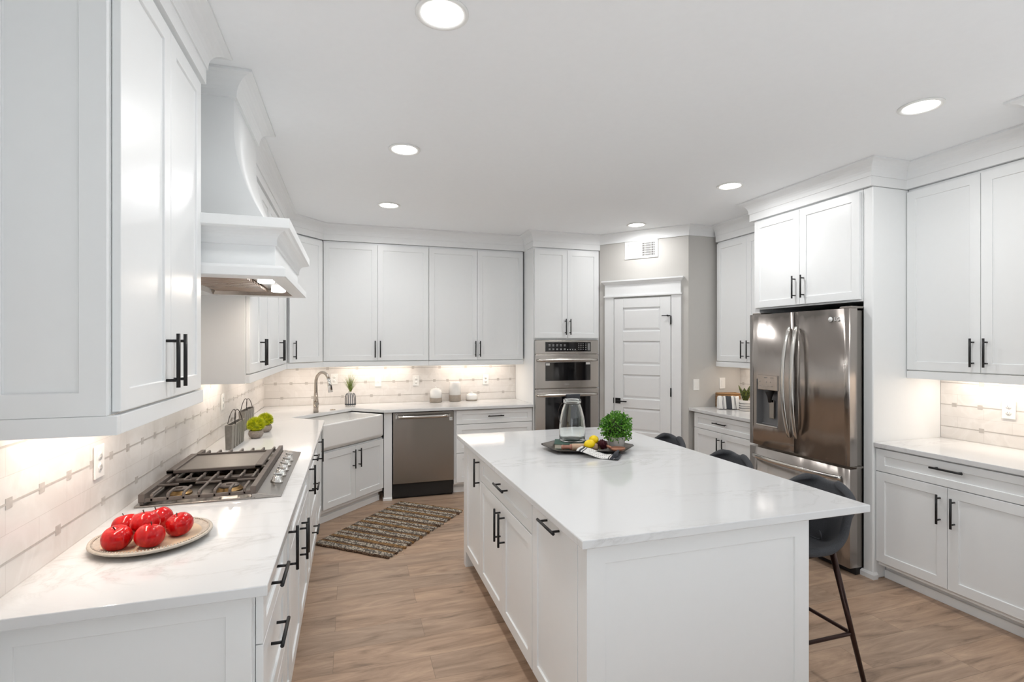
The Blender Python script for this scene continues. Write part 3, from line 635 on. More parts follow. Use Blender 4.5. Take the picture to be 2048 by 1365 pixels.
# dispenser recess
bm = newbm(); x0, x1, z0, z1 = HO
v = [bm.verts.new(p) for p in ((x0, -0.004, z0), (x1, -0.004, z0), (x1, -0.004, z1), (x0, -0.004, z1), (x0 + 0.01, 0.055, z0 + 0.02), (x1 - 0.01, 0.055, z0 + 0.02), (x1 - 0.01, 0.055, z1), (x0 + 0.01, 0.055, z1))]
for f in ((0, 1, 5, 4), (1, 2, 6, 5), (2, 3, 7, 6), (3, 0, 4, 7), (4, 5, 6, 7)): bm.faces.new([v[i] for i in f])
dp = obj('dispenser', bm, M['dispgrey'], dl)
bxo('control_panel', M['steelv'], dl, 0.10, 0.305, -0.014, 0.05, 1.20, 1.32, 0.004)
bm = newbm(); 
for bx_ in (0.125, 0.195, 0.235): box(bm, bx_ - 0.003, bx_ + 0.003, -0.0150, -0.0142, 1.262, 1.268)
for bx_ in (0.17, 0.235): box(bm, bx_, bx_ + 0.03, -0.0150, -0.0142, 1.298, 1.302)
for bx_ in (0.12, 0.16, 0.20, 0.24): box(bm, bx_, bx_ + 0.022, -0.0150, -0.0142, 1.232, 1.234)
obj('button_print', bm, M['grey_ink'], dl)
bm = newbm(); lathe(bm, [(0, 0), (0.012, 0), (0.018, 0.045), (0.035, 0.085), (0.035, 0.10), (0, 0.10)], 20, (0.195, 0.018, 1.10)); obj('spout', bm, M['dark'], dl)
bxo('tray_ledge', M['satin'], dl, 0.080, 0.298, -0.012, 0.05, 0.906, 0.920, 0.004)
bxo('paddle', M['steeld'], dl, 0.17, 0.22, 0.035, 0.045, 0.97, 1.12, 0.004)
bm = newbm(); lathe(bm, [(0, 0), (0.017, 0), (0.017, 0.001), (0, 0.001)], 24); lg = obj('logo', bm, M['white_ink'], dr, (0.762, -0.0052, 1.742), (P2, 0, 0))
text('logo', 'LG', 0.036, M['white_ink'], dr, (0.812, -0.005, 1.742), (P2, 0, 0))
for x in (0.05, FW - 0.05): bxo('hinge', M['steeld'], rf, x - 0.045, x + 0.045, 0.02, 0.14, 1.8125, 1.828, 0.004)
bxo('hinge', M['steeld'], rf, FW - 0.03, FW + 0.004, FD - 0.01, FD + 0.05, 0.728, 0.742, 0.002)

# ------------------------------------------------------------------ island
ISX, ISY = 1.66, 3.56
isl = thing('island_cabinet', 'large white kitchen island base with paneled near end', 'island', (ISX, ISY, 0), -P2)
bxo('carcass', M['cab'], isl, 0.02, 1.88, 0.0, 0.94, 0.10, 0.884, 0.001)
bm = newbm(); box(bm, 0.02, 1.88, 0.07, 0.09, 0, 0.10); obj('toe_kick', bm, M['cab'], isl)
front(isl, 'door', 0.02, 0.457, 0.115, 0.874, 0, ('v', 0.43, 0.765))
front(isl, 'drawer', 0.46, 1.405, 0.722, 0.874, 0, ('h', 0.965, 0.815))
front(isl, 'door', 0.46, 0.94, 0.115, 0.718, 0, ('v', 0.902, 0.598)); front(isl, 'door', 0.94, 1.405, 0.115, 0.718, 0, ('v', 0.98, 0.594))
front(isl, 'door', 1.41, 1.885, 0.115, 0.874, 0, ('h', 1.655, 0.846))
bm = shaker_bm(0.975, 0.884, t=0.02, s=0.075, sl=0.071, sr=0.071); obj('end_panel', bm, M['cab'], isl, (1.94, -0.02, 0.0), (0, 0, P2), bevel=0.0012, seg=1)
bm = newbm(); box(bm, 1.887, 1.94, -0.0195, 0.955, 0.0, 0.884); obj('corner_post', bm, M['cab'], isl)
bm = newbm(); box(bm, -0.04, 0.019, -0.0195, 0.955, 0.0, 0.884); obj('end_panel', bm, M['cab'], isl, bevel=0.001)
bm = newbm(); box(bm, 0.02, 1.886, 0.94, 0.955, 0.0, 0.884); obj('back_panel', bm, M['cab'], isl)
bm = newbm(); box(bm, 1.603, 2.889, 1.556, 3.67, 0.885, 0.915); o = obj('worktop', bm, M['quartz'], bevel=0.004, seg=3); tag(o, 'large white quartz slab topping the island', 'worktop')

# ------------------------------------------------------------------ range hood
hd = thing('range_hood', 'white wooden range hood with curved chimney over the cooktop', 'hood', (0.0, 2.37, 1.85))
def hz(z): return z - 1.85
HW = 0.965
bm = newbm()   # lower box with stepped band, cove cornice and top slab
path = [(0.009, 0), (0.565, 0), (0.565, HW), (0.009, HW)]
cv = [(0.045 * (1 - cos(t * pi / 12)), 2.0 + 0.045 * sin(t * pi / 12)) for t in range(0, 7)]
pr = [(0.0, hz(1.852)), (0.045, hz(1.852)), (0.045, hz(1.886)), (0.032, hz(1.898)), (0.0, hz(1.900)), (0.0, hz(1.985)), (0.008, hz(1.985)), (0.008, hz(2.0))] + [(0.008 + o_, hz(z_)) for o_, z_ in cv[1:]] + [(0.062, hz(2.052)), (0.062, hz(2.092)), (0.0, hz(2.092))]
sweep(bm, path, pr)
obj('lower_box', bm, M['cab'], hd, bevel=0.001, seg=1)
bm = newbm(); box(bm, 0.009, 0.565, 0.001, HW - 0.001, hz(2.086), hz(2.0915)); obj('top_shelf', bm, M['cab'], hd)
bm = newbm()  # soffit ring round the insert
zq0, zq1 = hz(1.8505), hz(1.862); a0, a1, b0, b1_ = 0.13, 0.545, 0.065, HW - 0.07
for (xx0, xx1, yy0, yy1) in ((0.009, 0.605, -0.035, b0), (0.009, 0.605, b1_, HW + 0.035), (0.009, a0, b0, b1_), (a1, 0.605, b0, b1_)): box(bm, xx0, xx1, yy0, yy1, zq0, zq1)
obj('soffit', bm, M['cab'], hd)
bm = newbm(); v = [bm.verts.new(p) for p in ((a0, b0, zq0), (a1, b0, zq0), (a1, b1_, zq0), (a0, b1_, zq0), (a0 + 0.02, b0 + 0.02, zq1 + 0.02), (a1 - 0.02, b0 + 0.02, zq1 + 0.02), (a1 - 0.02, b1_ - 0.02, zq1 + 0.02), (a0 + 0.02, b1_ - 0.02, zq1 + 0.02))]
for f in ((0, 1, 5, 4), (1, 2, 6, 5), (2, 3, 7, 6), (3, 0, 4, 7), (4, 5, 6, 7)): bm.faces.new([v[i] for i in f])
ins = obj('liner', bm, M['steel'], hd)
bm = newbm()
for k in range(18):
    y = b0 + 0.035 + k * 0.042; box(bm, a0 + 0.03, a1 - 0.125, y, y + 0.026, zq1 + 0.004, zq1 + 0.016)
obj('baffle_filter', bm, M['warmsteel'], hd)
for (lx, ly) in ((0.477, 0.37), (0.477, 0.82)):
    bm = newbm(); lathe(bm, [(0, 0), (0.032, 0), (0.038, 0.004), (0.038, 0.012), (0, 0.012)], 24, (lx, ly, zq1 + 0.004)); obj('light_lens', bm, M['lens'], hd)
bm = newbm()   # chimney: front face curves outwards towards the shelf
yn, yf_ = 0.24, 0.82; cur = []
for k in range(15):
    z = 2.093 + (2.628 - 2.093) * k / 14
    tt = max(0.0, (2.56 - z) / (2.56 - 2.093)); cur.append((0.362 + 0.165 * tt ** 2.0, hz(z)))
cur.append((0.362, hz(CEIL - 0.001)))
fa = [bm.verts.new((x, yn, z)) for x, z in cur]; fb = [bm.verts.new((x, yf_, z)) for x, z in cur]
wa = [bm.verts.new((0.002, yn, cur[0][1])), bm.verts.new((0.002, yn, cur[-1][1]))]; wb = [bm.verts.new((0.002, yf_, cur[0][1])), bm.verts.new((0.002, yf_, cur[-1][1]))]
for k in range(len(cur) - 1): bm.faces.new((fa[k], fb[k], fb[k + 1], fa[k + 1])).smooth = True
bm.faces.new([wa[0]] + fa + [wa[1]]); bm.faces.new(([wb[0]] + fb + [wb[1]])[::-1]); bm.faces.new((wa[0], wb[0], fb[0], fa[0])); bm.faces.new((wa[1], fa[-1], fb[-1], wb[1]))
obj('chimney', bm, M['cab'], hd)
bm = newbm(); sweep(bm, [(0.003, yn), (0.362, yn), (0.362, yf_), (0.003, yf_)], [(o_, hz(z_)) for o_, z_ in CRN]); obj('crown_moulding', bm, M['cab'], hd)
for ly in (0.37, 0.82):
    area('hood_light', (0.477, 2.37 + ly, 1.858), (0, 0, 0), 0.05, 0.05, 1.6, WARM, shape='DISK')

# ------------------------------------------------------------------ cooktop
ct = thing('gas_cooktop', 'stainless gas cooktop with iron grates and centre griddle', 'cooktop', (0.045, 2.40, 0.9155))
CW, CL = 0.54, 0.935
bm = newbm(); box(bm, 0, CW - 0.10, 0, CL, 0, 0.008)
v = [bm.verts.new(p) for p in ((CW - 0.10, 0, 0), (CW, 0, 0), (CW, 0, 0.004), (CW - 0.095, 0, 0.022), (CW - 0.115, 0, 0.022), (CW - 0.115, 0, 0.008))]
v2 = [bm.verts.new((q.co.x, CL, q.co.z)) for q in v]
for k in range(6): bm.faces.new((v[k], v[(k + 1) % 6], v2[(k + 1) % 6], v2[k]))
bm.faces.new(v); bm.faces.new(v2[::-1])
obj('body', bm, M['steeld'], ct, bevel=0.002)
for ky in (0.215, 0.345, 0.455, 0.565, 0.68):
    bm = newbm(); lathe(bm, [(0, 0), (0.027, 0), (0.027, 0.006), (0.022, 0.008), (0.020, 0.026), (0.018, 0.029), (0, 0.029)], 28)
    kn = obj('knob', bm, M['chrome'], ct, (CW - 0.045, ky, 0.0125), (0, R(10), 0))
    bxo('grip', M['chrome'], kn, -0.019, 0.019, -0.004, 0.004, 0.029, 0.040, 0.002)
GX0, GX1 = 0.012, CW - 0.10
def grate(y0, y1, fingers=7, rail=True):
    bm = newbm()
    for x in (GX0, GX1 - 0.022):
        v = box(bm, x, x + 0.022, y0, y1, 0.018, 0.052)
    for y in (y0 + 0.004, y1 - 0.016): box(bm, GX0 + 0.02, GX1 - 0.02, y, y + 0.012, 0.018, 0.032)
    n = fingers
    for s, ya in ((1, y0 + 0.004), (-1, y1 - 0.004)):
        for k in range(n):
            x = GX0 + 0.045 + (GX1 - GX0 - 0.09) * k / (n - 1); ln = 0.11 if k % 2 == 0 else 0.085
            if k == n // 2: ln = (y1 - y0) / 2 - 0.01
            yb = ya + s * ln
            a_ = [(x - 0.005, ya, 0.02), (x + 0.005, ya, 0.02)]
            p = [(ya, 0.02), (ya, 0.044), (ya + s * 0.012, 0.050), (yb, 0.050), (yb, 0.042), (ya + s * 0.014, 0.040), (ya + s * 0.012, 0.02)]
            f1 = [bm.verts.new((x - 0.005, yy, z)) for yy, z in p]; f2 = [bm.verts.new((x + 0.005, yy, z)) for yy, z in p]
            for i in range(len(p)): bm.faces.new((f1[i], f1[(i + 1) % len(p)], f2[(i + 1) % len(p)], f2[i]))
            bm.faces.new(f1); bm.faces.new(f2[::-1])
            if k in (1, 5):
                dx = 0.03 if k == 1 else -0.03
                box(bm, min(x, x + dx), max(x, x + dx), min(yb, yb + s * 0.01), max(yb, yb + s * 0.01), 0.042, 0.050)
    ym = (y0 + y1) / 2; box(bm, GX0 + 0.02, GX0 + 0.10, ym - 0.005, ym + 0.005, 0.042, 0.050); box(bm, GX1 - 0.10, GX1 - 0.02, ym - 0.005, ym + 0.005, 0.042, 0.050)
    box(bm, (GX0 + GX1) / 2 - 0.05, (GX0 + GX1) / 2 + 0.05, ym - 0.005, ym + 0.005, 0.042, 0.050)
    for x in (GX0 + 0.004, GX1 - 0.018):
        for y in (y0 + 0.002, y1 - 0.016): box(bm, x, x + 0.014, y, y + 0.014, 0.0085, 0.018)
    return bm
for y0, y1 in ((0.008, 0.315), (0.318, 0.616), (0.619, 0.927)): obj('grate', grate(y0, y1), M['iron'], ct, bevel=0.0015, seg=1)
bm = newbm()   # griddle: raised rim and handles
gx0, gx1, gy0, gy1 = GX0 - 0.002, GX1 - 0.028, 0.345, 0.735
box(bm, gx0 + 0.03, gx1 - 0.03, gy0 + 0.006, gy1 - 0.006, 0.0525, 0.060)
obj('griddle', bm, M['griddle'], ct, bevel=0.003)
bm = newbm()
for (x0, x1, y0, y1) in ((gx0, gx0 + 0.032, gy0, gy1), (gx1 - 0.032, gx1, gy0, gy1), (gx0, gx1, gy0, gy0 + 0.014), (gx0, gx1, gy1 - 0.014, gy1)): box(bm, x0, x1, y0, y1, 0.0525, 0.068)
obj('griddle_rim', bm, M['iron'], ct, bevel=0.003)
for (bx_, by_, br_) in ((0.12, 0.15, 0.035), (0.31, 0.15, 0.045), (0.21, 0.46, 0.05), (0.12, 0.79, 0.04), (0.31, 0.79, 0.035)):
    bm = newbm(); lathe(bm, [(0, 0), (br_ + 0.012, 0), (br_ + 0.01, 0.006), (br_, 0.007), (br_, 0.016), (0, 0.016)], 28); bn = obj('burner', bm, M['brass'], ct, (bx_, by_, 0.0082))
    bm = newbm(); lathe(bm, [(0, 0), (br_ * 0.9, 0), (br_ * 0.92, 0.005), (br_ * 0.8, 0.009), (0, 0.010)], 28); obj('cap', bm, M['iron'], bn, (0, 0, 0.0165))

# ------------------------------------------------------------------ faucet
fx, fy = 0.553, 5.25
fc = thing('faucet', 'brushed nickel gooseneck faucet behind the corner sink', 'faucet', (fx, fy, 0.9155), sa_ - P2)
bm = newbm(); tube(bm, [(0, 0, 0), (0, 0, 0.10)], 0.024, 20); obj('base', bm, M['nickel'], fc)
bm = newbm(); pts = [(0, 0, 0.10), (0, 0, 0.2), (0, 0, 0.28)]; rr = [0.023, 0.017, 0.015]
for k in range(1, 13):
    th = pi * k / 14; pts.append((0.085 * (1 - cos(th)), 0, 0.285 + 0.100 * sin(th))); rr.append(0.0145)
obj('neck', (tube(bm, pts, rr, 16), bm)[1], M['nickel'], fc)
p = Vector(pts[-1]); q = p + Vector((0.028, 0, -0.13))
bm = newbm(); tube(bm, [p, p + (q - p) * 0.3, q], [0.0155, 0.018, 0.021], 16); sp = obj('spray_head', bm, M['chrome'], fc)
bm = newbm(); tube(bm, [p + (q - p) * 0.45 + Vector((0.019, 0, 0)), p + (q - p) * 0.8 + Vector((0.020, 0, 0))], 0.006, 8); obj('button', bm, M['dark'], sp)
bm = newbm(); tube(bm, [(0, -0.02, 0.09), (0.0, -0.075, 0.09)], [0.015, 0.018], 14); tube(bm, [(0.0, -0.066, 0.095), (-0.01, -0.075, 0.19)], [0.007, 0.006], 10); lv = obj('lever', bm, M['nickel'], fc, rot=(0, 0, R(55)))
bm = newbm(); lathe(bm, [(0, 0), (0.026, 0), (0.026, 0.003), (0.018, 0.007), (0, 0.008)], 24); o = obj('sink_hole_cover', bm, M['nickel'], loc=(0.70, 5.40, 0.9155)); tag(o, 'small round nickel button set in the worktop behind the sink', 'sink cover')

# ------------------------------------------------------------------ pantry door
PA = Vector((3.562, 5.25)); PB = Vector((4.19, 4.50)); pdv = (PB - PA).normalized(); pang = math.atan2(pdv.y, pdv.x)
pn = Vector((pdv.y, -pdv.x))
def pant(s, off=0.0):
    q = PA + pdv * s + pn * off; return (q.x, q.y)
q = pant(0.178, 0.001)
dr_ = struct(bpy.data.objects.new('door_1', None)); C.objects.link(dr_); dr_.location = (q[0], q[1], 0); dr_.rotation_euler = (0, 0, pang)
DW = 0.628; DH = 2.070
bm = newbm(); box(bm, 0.003, DW - 0.003, -0.012, 0.0, 0.008, DH)
slab = obj('slab', bm, M['paint'], dr_)
def raised(zc0, zc1, xx0=0.105, xx1=DW - 0.115):
    bm = newbm(); d = 0.02
    a_ = [bm.verts.new(p) for p in ((xx0, -0.0125, zc0), (xx1, -0.0125, zc0), (xx1, -0.0125, zc1), (xx0, -0.0125, zc1))]
    b_ = [bm.verts.new(p) for p in ((xx0 + d, -0.0205, zc0 + d), (xx1 - d, -0.0205, zc0 + d), (xx1 - d, -0.0205, zc1 - d), (xx0 + d, -0.0205, zc1 - d))]
    for k in range(4): bm.faces.new((a_[k], a_[(k + 1) % 4], b_[(k + 1) % 4], b_[k]))
    bm.faces.new(b_); bm.faces.new(a_[::-1]); return bm
bm = newbm()   # stiles and rails standing proud so that the five panels read as recessed
zs = [0.008, 0.25, 0.505, 0.62, 0.872, 0.975, 1.235, 1.345, 1.600, 1.712, 1.965, DH]
for x0, x1 in ((0.003, 0.105), (DW - 0.115, DW - 0.003)): box(bm, x0, x1, -0.026, -0.012, 0.008, DH)
for k in range(0, 12, 2): box(bm, 0.105, DW - 0.115, -0.026, -0.012, zs[k], zs[k + 1])
obj('stiles_and_rails', bm, M['paint'], dr_, bevel=0.004, seg=1)
for k in range(1, 11, 2): obj('panel', raised(zs[k] + 0.012, zs[k + 1] - 0.012), M['paint'], dr_)
bm = newbm(); box(bm, -0.11, -0.002, -0.022, 0.0, 0, 2.085); box(bm, DW + 0.002, DW + 0.102, -0.022, 0.0, 0, 2.085); cs = obj('casing', bm, M['paint'], dr_, bevel=0.002)
bm = newbm(); box(bm, -0.118, DW + 0.11, -0.036, 0.0, 2.086, 2.104); box(bm, -0.108, DW + 0.10, -0.022, 0.0, 2.104, 2.225)
sweep(bm, [(-0.108, 0.0), (-0.108, -0.022), (DW + 0.10, -0.022), (DW + 0.10, 0.0)], [(0, 2.225), (0.008, 2.232), (0.022, 2.252), (0.03, 2.256), (0.03, 2.272), (0, 2.272)])
obj('header', bm, M['paint'], dr_, bevel=0.001, seg=1)
bm = newbm(); box(bm, 0.02, 0.078, -0.034, -0.026, 0.916, 0.975); tube(bm, [(0.05, -0.034, 0.945), (0.05, -0.075, 0.945)], 0.008, 10); box(bm, 0.042, 0.165, -0.083, -0.072, 0.938, 0.952); obj('door_handle', bm, M['black'], dr_, bevel=0.001, seg=1)
bm = newbm(); box(bm, -0.006, 0.002, -0.028, -0.006, 0.915, 0.975); obj('strike_plate', bm, M['black'], dr_)
for z in (1.82, 1.065, 0.25):
    bm = newbm(); tube(bm, [(DW + 0.0, -0.030, z - 0.045), (DW + 0.0, -0.030, z + 0.045)], 0.007, 10); obj('hinge', bm, M['black'], dr_)
bm = newbm(); tube(bm, [(DW - 0.004, -0.034, 1.868), (DW - 0.09, -0.05, 1.868)], 0.004, 8); tube(bm, [(DW - 0.03, -0.055, 1.868), (DW - 0.03, -0.03, 1.868)], 0.008, 8); obj('hinge_stop', bm, M['black'], dr_)
# air register
q = pant(0.297, 0.001)
vt = thing('air_register', 'white wall air register grille above the pantry door', 'vent', (q[0], q[1], 2.498), pang)
bm = newbm(); W_, H_ = 0.366, 0.19
for (x0, x1, z0, z1) in ((0, W_, 0, 0.025), (0, W_, H_ - 0.025, H_), (0, 0.036, 0.025, H_ - 0.025), (W_ - 0.036, W_, 0.025, H_ - 0.025), (0.172, 0.190, 0.025, H_ - 0.025)): box(bm, x0, x1, -0.008, 0, z0, z1)
obj('frame', bm, M['plastic'], vt, bevel=0.001, seg=1)
bxo('duct_shade', M['dark'], vt, 0.03, W_ - 0.03, 0.0003, 0.0008, 0.02, H_ - 0.02)  # flat black sheet, shade behind the louvers put into its colour
bm = newbm()
for k in range(11):
    for x0, ang in ((0.040, 0.0095), (0.194, -0.0015)):
        x = x0 + k * 0.0122; v = [bm.verts.new(p) for p in ((x, -0.007, 0.025), (x + 0.0035, -0.007, 0.025), (x + 0.0035 + ang, -0.001, 0.025), (x + ang, -0.001, 0.025), (x, -0.007, H_ - 0.025), (x + 0.0035, -0.007, H_ - 0.025), (x + 0.0035 + ang, -0.001, H_ - 0.025), (x + ang, -0.001, H_ - 0.025))]
        for f in ((0, 3, 2, 1), (4, 5, 6, 7), (0, 1, 5, 4), (1, 2, 6, 5), (2, 3, 7, 6), (3, 0, 4, 7)): bm.faces.new([v[i] for i in f])
    
for k in range(5): box(bm, 0.19, W_ - 0.036, -0.004, -0.002, 0.045 + k * 0.025, 0.049 + k * 0.025)
obj('louvers', bm, M['plastic'], vt)
bm = newbm(); box(bm, 0.016, 0.021, -0.016, -0.008, 0.085, 0.105); obj('damper_lever', bm, M['plastic'], vt)

# ------------------------------------------------------------------ outlets and switches
def plate(kind, label, loc, rot, group, cat):
    t_ = thing(kind, label, cat, loc, rot, group)
    bxo('cover_plate', M['plastic'], t_, -0.036, 0.036, -0.006, 0, -0.058, 0.058, 0.002)
    if kind == 'wall_outlet':
        for z in (-0.02, 0.02):
            bm = newbm(); lathe(bm, [(0, 0), (0.016, 0), (0.016, 0.002), (0, 0.002)], 20); s_ = obj('socket', bm, M['plastic'], t_, (0, -0.006, z), (P2, 0, 0))
            bm = newbm(); [box(bm, x - 0.001, x + 0.001, -0.0087, -0.0081, z - 0.001, z + 0.007) for x in (-0.006, 0.006)]; box(bm, -0.002, 0.002, -0.0087, -0.0081, z - 0.010, z - 0.006); obj('slot', bm, M['grey_ink'], t_)
    elif kind == 'light_switch':
        bxo('rocker', M['plastic'], t_, -0.016, 0.016, -0.0085, -0.006, -0.033, 0.033, 0.0015)
    else:
        bm = newbm(); lathe(bm, [(0, 0), (0.008, 0), (0.008, 0.006), (0, 0.006)], 14); obj('jack', bm, M['plastic'], t_, (0, -0.006, 0), (P2, 0, 0))
    return t_
plate('wall_outlet', 'white outlet on the left tiled wall just behind the apples', (0.0095, 2.19, 1.152), P2, 'wall outlets', 'outlet')
plate('wall_outlet', 'white outlet on the left tiled wall above the metal bags', (0.0095, 4.05, 1.165), P2, 'wall outlets', 'outlet')
plate('wall_outlet', 'white outlet on the back tiled wall left of the canisters', (1.578, 5.890, 1.155), 0, 'wall outlets', 'outlet')
plate('wall_outlet', 'white outlet on the back tiled wall right above the smallest canister', (2.392, 5.890, 1.150), 0, 'wall outlets', 'outlet')
plate('wall_outlet', 'white outlet on the back tiled wall behind the faucet spout', (0.70, 5.890, 1.19), 0, 'wall outlets', 'outlet')
plate('wall_jack', 'white wall plate with a small jack right of the grass vase', (1.16, 5.890, 1.155), 0, 'wall outlets', 'outlet')
plate('wall_outlet', 'white outlet on the lit tile right of the refrigerator', (4.8355, 2.15, 1.155), -P2, 'wall outlets', 'outlet')
plate('light_switch', 'white light switch next to the pantry door casing', (4.281, 4.4995, 1.149), 0, 'switches', 'light switch')
plate('light_switch', 'white light switch above the nook worktop near the snake plant', (4.605, 4.4995, 1.157), 0, 'switches', 'light switch')

# ------------------------------------------------------------------ ceiling lights
def can(x, y, label, pw=1.0):
    t_ = thing('recessed_light', label, 'ceiling light', (x, y, CEIL), 0, 'recessed ceiling lights')
    bm = newbm(); lathe(bm, [(0.078, -0.0005), (0.098, -0.0005), (0.098, -0.006), (0.090, -0.009), (0.078, -0.006), (0.078, -0.0005)], 40); obj('trim_ring', bm, M['plastic'], t_)
    bm = newbm(); lathe(bm, [(0, -0.001), (0.077, -0.001), (0.077, -0.004), (0, -0.0045)], 40); obj('lens', bm, M['lens'], t_)
    area('can_lamp', (x, y, CEIL - 0.012), (0, 0, 0), 0.14, 0.14, CAN_POWER * pw, COOL, shape='DISK')
for x, nm in ((1.19, 'left'), (3.655, 'right')):
    for y, lab in ((1.88, 'nearest'), (3.265, 'middle'), (4.62, 'farthest')):
        can(x, y, f'{lab} round recessed light of the three in the {nm} ceiling row', (0.65 if y > 4 else 0.9) if nm == 'right' else 1.0)
for x in (1.19, 3.655):
    area('room_lamp', (x, 0.5, CEIL - 0.012), (0, 0, 0), 0.14, 0.14, CAN_POWER * 0.25, COOL, shape='DISK')

# under-cabinet light strips
def ucl(x, y, z, ln, rotz, label, p=UC_POWER):
    t_ = thing('under_cabinet_light', label, 'light', (x, y, z), rotz, 'under cabinet lights')
    bxo('housing', M['plastic'], t_, -ln / 2, ln / 2, -0.015, 0.015, -0.012, -0.0008, 0.001); bxo('lens', M['strip'], t_, -ln / 2 + 0.01, ln / 2 - 0.01, -0.011, 0.011, -0.0135, -0.0121)
    area('strip_lamp', (x, y, z - 0.016), (0, 0, rotz), ln, 0.02, p, WARM)
ucl(0.12, 1.95, 1.388, 0.55, P2, 'light strip under the near left wall cabinet', 2.2)
ucl(0.12, 3.74, 1.388, 0.50, P2, 'light strip under the cabinet beside the hood', 1.6)
ucl(0.12, 4.66, 1.388, 0.60, P2, 'light strip under the cabinet next to the corner')
ucl(1.14, 5.76, 1.388, 0.75, 0, 'light strip under the left wide cabinet of the back wall', 2.2)
ucl(2.21, 5.76, 1.388, 0.75, 0, 'light strip under the wide cabinet beside the oven tower', 2.2)
ucl(0.36, 5.58, 1.388, 0.36, R(50), 'light strip under the diagonal corner cabinet', 1.5)
ucl(4.72, 2.10, 1.388, 0.60, -P2, 'light strip under the cabinet right of the refrigerator', 2.2)
ucl(4.72, 4.03, 1.388, 0.55, -P2, 'light strip under the far nook cabinet', 1.6)

# ------------------------------------------------------------------ bar stools
def make_stool():
    r = thing('bar_stool', 'x', 'stool', (0, 0, 0), 0, 'bar stools on the right side of the island')
    bm = newbm(); nu, nv = 22, 30; g = []
    for j in range(nv + 1):
        v_ = j / nv
        # centre line: front of the seat (-x) to top of the back (+x)
        if v_ < 0.5:
            t_ = v_ / 0.5; cx_ = -0.20 + 0.30 * t_; cz_ = 0.655 - 0.030 * sin(t_ * pi * 0.6)
        else:
            t_ = (v_ - 0.5) / 0.5; th = t_ * 1.25; cx_ = 0.10 + 0.105 * sin(min(th, P2)) + 0.035 * t_; cz_ = 0.627 + 0.055 * (1 - cos(min(th * 1.3, P2))) + 0.25 * max(0, t_ - 0.12)
        row = []
        arm = math.exp(-((v_ - 0.62) / 0.20) ** 2)
        hw = 0.205 + 0.02 * sin(pi * min(1, v_ * 1.1)); 
        if v_ > 0.72: hw *= math.sqrt(max(0.06, 1 - ((v_ - 0.72) / 0.29) ** 2.6))
        if v_ < 0.08: hw *= 0.93 + 0.07 * (v_ / 0.08)
        for i in range(nu + 1):
            s_ = 2 * i / nu - 1; edge = abs(s_) ** 2.6
            z = cz_ + edge * (0.05 + 0.10 * arm) * (1 if v_ < 0.75 else max(0.0, (1 - v_) / 0.25))
            x = cx_ - edge * 0.07 * arm - edge * 0.05 * max(0.0, min(1.0, (v_ - 0.62) / 0.2))
            row.append(bm.verts.new((x, s_ * hw, z)))
        g.append(row)
    for j in range(nv):
        for i in range(nu): bm.faces.new((g[j][i], g[j][i + 1], g[j + 1][i + 1], g[j + 1][i])).smooth = True
    sh = obj('seat', bm, M['fabric'], r, smooth=True)
    so = sh.modifiers.new('solidify', 'SOLIDIFY'); so.thickness = 0.036; so.offset = -0.6; ss = sh.modifiers.new('sub', 'SUBSURF'); ss.levels = 1; ss.render_levels = 1
    bm = newbm(); pts = [(-0.02 + 0.13 * abs(k / 10) ** 1.6 * 0 + 0.115 - 0.16 * (abs(k) / 10) ** 2, 0.212 * k / 10, 0.652 + 0.11 * (abs(k) / 10) ** 2.5) for k in range(-10, 11)]
    tube(bm, pts, 0.003, 6); obj('seam', bm, M['charcoal'], r)
    for sx_ in (-1, 1):
        for sy_ in (-1, 1):
            bm = newbm(); tube(bm, [(sx_ * 0.105, sy_ * 0.13, 0.612), (sx_ * 0.215, sy_ * 0.205, 0.004)], [0.0135, 0.010], 14); obj('leg', bm, M['legm'], r)
    bm = newbm(); a_, b_ = 0.168, 0.172; zf = 0.255
    pts = []
    for (cx_, cy_, st) in ((a_ - 0.02, b_ - 0.02, 0), (-a_ + 0.02, b_ - 0.02, 1), (-a_ + 0.02, -b_ + 0.02, 2), (a_ - 0.02, -b_ + 0.02, 3)):
        for k in range(5):
            th = P2 * st + P2 * k / 4; pts.append((cx_ + 0.02 * cos(th), cy_ + 0.02 * sin(th), zf))
    tube(bm, pts, 0.009, 10, closed=True); obj('footrest', bm, M['legm'], r)
    bm = newbm(); box(bm, -0.12, 0.12, -0.14, 0.14, 0.606, 0.616); obj('seat_plate', bm, M['legm'], r, bevel=0.004)
    return r
st = make_stool(); st.location = (2.872, 1.935, 0); st['label'] = 'grey upholstered bar stool at the near right corner of the island'
st2 = copy_tree(st); st2.location = (2.872, 2.555, 0); st2['label'] = 'grey bar stool in the middle of the row, only its back top showing'
st3 = copy_tree(st); st3.location = (2.872, 3.175, 0); st3['label'] = 'farthest grey bar stool, back top showing near the pantry door'

# ------------------------------------------------------------------ rug
ra = math.atan2(0.884, 0.739); RW, RL = 0.70, 1.17
bm = newbm(); nrow = 62; nx_ = 60
pat = [2, 0, 0, 0, 1, 2, 0, 0, 0, 2, 1, 1, 0, 0, 2, 0, 0, 1, 2]
box(bm, 0.006, RL - 0.006, 0.01, RW - 0.01, 0.0005, 0.004, 2)
for k in range(nrow):
    x = RL * (k + 0.5) / nrow; wv = 0.008 * sin(k * 2.1) + random.uniform(-0.004, 0.004); rad = RL / nrow * 0.5
    n = 22; pts = [(x + 0.0025 * sin(j * 0.9 + k), -0.0 + wv * (1 if j == 0 else 0) + RW * j / n, 0.0075 + 0.0012 * sin(j * 2.2 + k * 1.3)) for j in range(n + 1)]
    vs0 = len(bm.verts); tube(bm, pts, rad, 6, mi=pat[k % len(pat)])
o = obj('rug', bm, [M['rug1'], M['rug2'], M['rug3']], loc=(1.129, 3.839, 0.0), rot=(0, 0, ra)); tag(o, 'braided brown and grey striped rug on the floor before the sink', 'rug')
